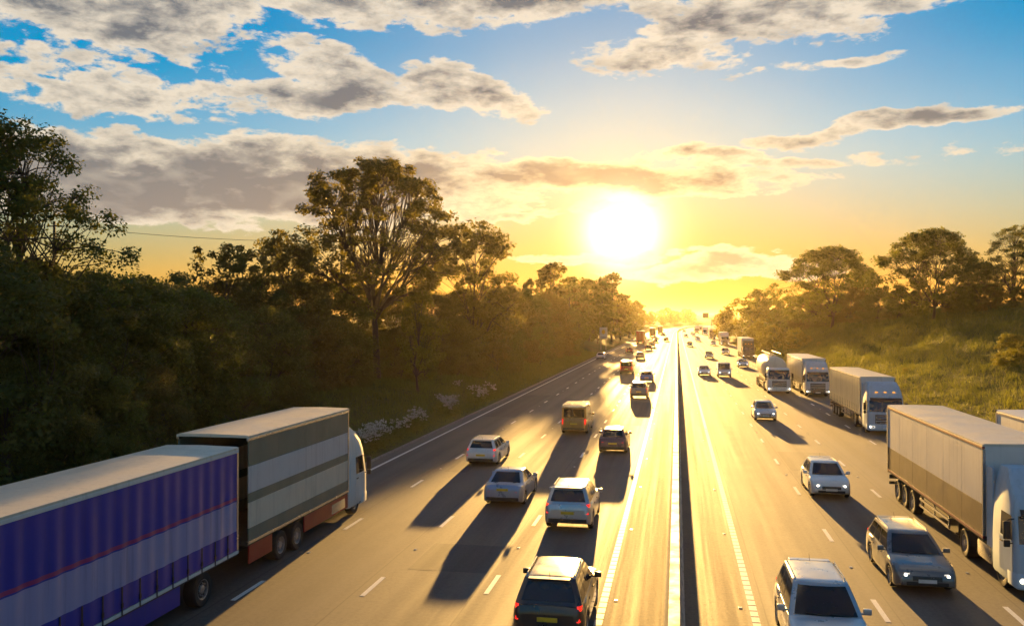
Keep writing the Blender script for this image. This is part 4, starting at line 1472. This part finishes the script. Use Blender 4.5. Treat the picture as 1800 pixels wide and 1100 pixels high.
# ---------------------------------------------------------------- traffic
LANE = {-1: -14.85, -2: -11.2, -3: -7.55, -4: -3.95, 1: 14.85, 2: 11.2, 3: 7.55, 4: 3.95}     # lane 1 is the outermost


def drive(proto, name, lane, y, label, cat, group=None, dx=0.0):
    """y: the vehicle's end that faces the camera"""
    x = LANE[lane] + dx
    h = heading(y)
    return place(proto, name, x + curve(y), y, h if lane < 0 else h + PI, label, cat, group)


def car(kind, paint, lane, yend, label, dx=0.0, group=None, rack=False):
    P = car_proto(kind, paint, rack)
    name = {'hatchback': 'hatchback_car', 'estate': 'estate_car', 'saloon': 'saloon_car', 'offroader': 'off_road_car', 'van': 'van'}[kind]
    return drive(P, name, lane, yend + CARS[kind]['L'] / 2, label, 'van' if kind == 'van' else 'car', group, dx)


OUT, IN = 'vehicles driving away on the outward lanes', 'vehicles coming towards the camera'
# driving away, from the bottom of the picture to the distance
drive(drawbar_lorry(), 'drawbar_lorry', -1, 37.6, 'long lorry with blue lavender-striped trailer, white roofs tinted cream as if sunlit and red skirts beside the shaded bank', 'lorry', OUT)
car('estate', 'white', -2, 49, 'white estate car with roof rails and red tail lights, in front of the blue lorry', .2, OUT)
car('saloon', 'pale_blue', -3, 38.5, 'pale blue-grey saloon driving away beside the cab of the blue lorry', -.1, OUT)
car('van', 'ochre', -3, 63.5, 'ochre brown van carrying a slatted metal roof rack', .2, OUT, rack=True)
car('hatchback', 'plum', -4, 55, 'plum-coloured hatchback beside the central wall, ahead of two close-following cars', 0, OUT)
car('offroader', 'silver', -4, 34.5, 'large silver off-road car by the central wall, right behind the plum hatchback', -.3, OUT)
car('offroader', 'black', -4, 22.2, 'black off-road car with a shining roof at the bottom edge, by the central wall', .7, OUT)
car('offroader', 'grey', -4, 93, 'grey off-road car behind the light blue car near the central wall', 0, OUT)
car('hatchback', 'blue', -4, 117, 'light blue hatchback on the sunlit lane near the central wall', 0, OUT)
car('van', 'red', -3, 134, 'red van with glowing roof on the sunlit middle lane', 0, OUT)
car('hatchback', 'silver', -1, 180, 'silver hatchback alone in the lane along the shaded verge', -.5, OUT)
car('saloon', 'grey', -3, 184, 'dark grey saloon in front of the red van', 0, OUT)
car('hatchback', 'red', -2, 214, 'small red hatchback just behind the red lorry', -.2, OUT)
car('estate', 'brown', -3, 238, 'brown estate car, second in front of the red van', 0, OUT)
car('offroader', 'grey', -3, 262, 'grey off-road car following close behind the far lorries', .2, OUT)
car('saloon', 'black', -3, 312, 'small black saloon beside the red lorry', 0, OUT)
car('hatchback', 'black', -4, 330, 'small black hatchback alone by the central wall where the road begins to bend', 0, OUT)
car('saloon', 'grey', -3, 440, 'tiny grey saloon ahead on the bend beside the dark lorries', .8, OUT)
# coming towards the camera
car('offroader', 'silver', 4, 21.5, 'silver off-road car at the bottom edge in the lane beside the central wall, coming closer', -.35, IN)
car('estate', 'grey', 3, 28.6, 'dark grey estate car with roof rails and lit headlights beside the large white lorry', -.1, IN)
car('hatchback', 'white', 3, 43.0, 'white hatchback coming closer behind the dark grey estate car', -.5, IN)
car('hatchback', 'silver', 3, 74.8, 'silver hatchback with lit headlights driving alone next to the tanker', -.4, IN)
car('saloon', 'white', 4, 132, 'white saloon coming closer in the lane along the central wall, beside a silver van', 0, IN)
car('van', 'silver', 3, 129, 'small silver van beside the white saloon, well ahead of the lorries', -.9, IN)
car('saloon', 'silver', 2, 156, 'silver saloon just ahead of the tanker in the same lane', 0, IN)
car('saloon', 'black', 3, 190, 'black saloon with lit headlights, following the white saloon and silver van', -.9, IN)
car('estate', 'grey', 2, 212, 'grey estate car beside the tall dark-fronted lorry', 0, IN)
car('hatchback', 'silver', 2, 282, 'small silver hatchback beside the second lorry of the far row', 0, IN)
car('hatchback', 'black', 4, 270, 'small black hatchback by the central wall on the oncoming side', -.2, IN)
car('saloon', 'white', 3, 330, 'small white saloon in the middle oncoming lane before the bend', .2, IN)
car('hatchback', 'white', 3, 352, 'small white hatchback close behind another white car before the bend', .2, IN)
car('saloon', 'grey', 4, 405, 'tiny grey saloon by the central wall at the bend', 0, IN)
car('hatchback', 'silver', 3, 425, 'tiny silver hatchback in the middle oncoming lane at the bend', .3, IN)
car('estate', 'white', 3, 470, 'tiny white estate car, last in the middle oncoming lane at the bend', .3, IN)
car('saloon', 'black', 4, 560, 'tiny black saloon far round the bend by the central wall', 0, IN)
car('van', 'white', 2, 600, 'tiny white van far round the bend among the far lorries', 0, IN)

WB = ((1.22, 2.25, 'brown'), (2.25, 4.20, 'pale_grey'))
drive(artic('pale_blue', True, 4.25, None, WB, 'cream', 'maroon', 'pale_grey'), 'articulated_lorry', 2, 28.6, 'large pale lorry with maroon rails and brown lower sides cut by the picture edge', 'lorry', IN)
LW = artic('white', True, 4.45, None, ((1.22, 4.28, 'white'),), 'white', 'chrome', 'white')
drive(LW, 'articulated_lorry', 1, 25.0, 'white lorry mostly hidden behind the large pale lorry at the picture edge', 'lorry', IN)
LC = artic('pale_blue', True, 4.0, 'curtain_cream', (), 'cream', 'chrome', 'cream')
drive(LC, 'articulated_lorry', 1, 67.5, 'cream curtain-sided lorry with a pale blue cab roof, first ahead of the large pale lorry', 'lorry', IN)
LB = artic('pale_grey', True, 4.0, 'curtain_white', (), 'white', 'chrome', 'white')
drive(LB, 'articulated_lorry', 1, 99, 'lorry with a grey cab between the tanker and the cream curtain-sided lorry', 'lorry', IN)
drive(tanker('white'), 'tanker_lorry', 2, 102, 'road tanker with a cream round barrel and white cab', 'lorry', IN)
LD = artic('dark', True, 4.2, None, ((1.22, 4.03, 'white'),), 'white', 'chrome', 'white')
drive(LD, 'articulated_lorry', 1, 192, 'tall dark-fronted lorry with a white box and bright headlights', 'lorry', IN)
drive(LB, 'articulated_lorry', 1, 285, 'grey-fronted far lorry just behind the tall dark-fronted lorry', 'lorry', IN)
drive(LD, 'articulated_lorry', 1, 372, 'dark-fronted far lorry, second behind the tall dark-fronted lorry', 'lorry', IN, dx=-.4)
drive(LC, 'articulated_lorry', 1, 460, 'far cream lorry at the end of the row along the bank', 'lorry', IN, dx=-.6)
drive(LB, 'articulated_lorry', 2, 520, 'tiny grey lorry out in the second lane at the bend', 'lorry', IN)
drive(LC, 'articulated_lorry', 1, 610, 'tiny cream lorry far round the bend', 'lorry', IN)
LR = artic('white', True, 4.3, None, ((1.22, 4.13, 'red'),), 'cream', 'red', 'red')  # red of a lens flare ghost put into the panel colour
drive(LR, 'articulated_lorry', -2, 310, 'box lorry coloured in lens-flare red with a pale frame round its rear doors', 'lorry', OUT, dx=-.8)
LK = artic('dark', True, 4.2, None, ((1.22, 4.03, 'dark'),), 'white', 'chrome', 'brown')
drive(LK, 'articulated_lorry', -2, 425, 'dark box lorry, first of two ahead of the red lorry', 'lorry', OUT)
drive(LK, 'articulated_lorry', -2, 500, 'dark box lorry farther ahead, second of two beyond the red lorry', 'lorry', OUT, dx=2.2)

# ---------------------------------------------------------------- signs, poles and cable
M['sign_white'] = simple('sign_white', (.62, .62, .60), .5, dirt=.2)
M['sign_yellow'] = simple('sign_yellow', (.72, .46, .02), .5, dirt=.1)
M['galv'] = simple('galvanised_steel', (.36, .36, .36), .5, .6, dirt=.3)
sg = thing('road_sign', 'white roadside sign board with a yellow patch standing before the golden trees', 'road sign', (-19.0, 232, gz(-19.0, 232) - .2))
sg.rotation_euler = (0, 0, .06)
b_ = MB().box(-1.0, 1.0, -.03, .03, 3.2, 6.2, .01).build('board', M['sign_white'], sg)
vs = [(.45 * math.cos(a), -.045, 5.0 + .62 * math.sin(a)) for a in np.linspace(0, 2 * PI, 15)[:-1]]
MB().loft([vs, [(x, y + .012, z) for x, y, z in vs]]).build('symbol', M['sign_yellow'], b_)
MB().box(-.85, .85, -.043, -.032, 3.4, 3.75).build('lower_stripe', M['galv'], b_)
for s_ in (-1, 1):
    MB().tube([(s_ * .65, .08, -.3), (s_ * .65, .08, 6.1)], .06, 8).build('post', M['galv'], sg)
gs = thing('message_sign', 'dark cantilevered electronic message sign over the far oncoming lanes', 'road sign', (curve(500) + 18.6, 500, .0))
MB().box(-.2, .2, -.2, .2, -.2, 9.2, .03).build('post', M['galv'], gs)
MB().box(-4.0, .25, -.14, .14, 8.6, 8.9, .02).build('arm', M['galv'], gs)
d_ = MB().box(-4.6, -1.4, -.62, -.16, 8.9, 11.6, .05).build('display', M['trim'], gs)
MB().box(-4.4, -1.6, -.65, -.63, 9.1, 11.4).build('screen', simple('dark_screen', (.012, .012, .012), .25), d_)
pts = []
for nm, (px, dp, pz) in (('first', (95, 74, 396)), ('second', (600, 98, 424))):
    x, y = at(px, dp)
    zt = top(pz, dp)
    po = thing('utility_pole', 'wooden pole carrying the cable behind the tall open tree' if nm == 'first' else 'wooden pole carrying the cable behind the largest tree', 'pole', (x, y, gz(x, y) - .3))
    h_ = zt - gz(x, y) + .3
    MB().tube([(0, 0, 0), (0, 0, h_ + .35)], [.16, .11], 8).build('shaft', M['bark'], po)
    MB().box(-.7, .7, -.05, .05, h_ - .12, h_ - .01, .01).build('crossarm', M['bark'], po)
    pts.append(Vector((x, y, zt + .012)))
cb = [pts[0].lerp(pts[1], u) - Vector((0, 0, 4 * u * (1 - u) * .45)) for u in np.linspace(0, 1, 17)]
tag(MB().tube([tuple(p) for p in cb], .022, 5).build('overhead_cable', M['trim']), 'thin dark cable hanging across the sky between the tall tree and the largest tree', 'cable')

# ---------------------------------------------------------------- haze: one closed box of even, pale air
hm = bpy.data.materials.new('haze')
hm.use_nodes = True
hm.node_tree.nodes.clear()
HT = NT(hm.node_tree)
pv = HT.n('ShaderNodeVolumePrincipled')
pv.inputs['Color'].default_value = (.95, .80, .56, 1)
pv.inputs['Density'].default_value = HAZE_D = 0.000065
pv.inputs['Anisotropy'].default_value = .72
HT.put(HT.n('ShaderNodeOutputMaterial').inputs['Volume'], pv.outputs[0])
hm.cycles.homogeneous_volume = True
hz = MB().box(-3300, 3300, -180, 6900, -2.0, 36.0).build('haze', hm)
hz['kind'] = 'stuff'
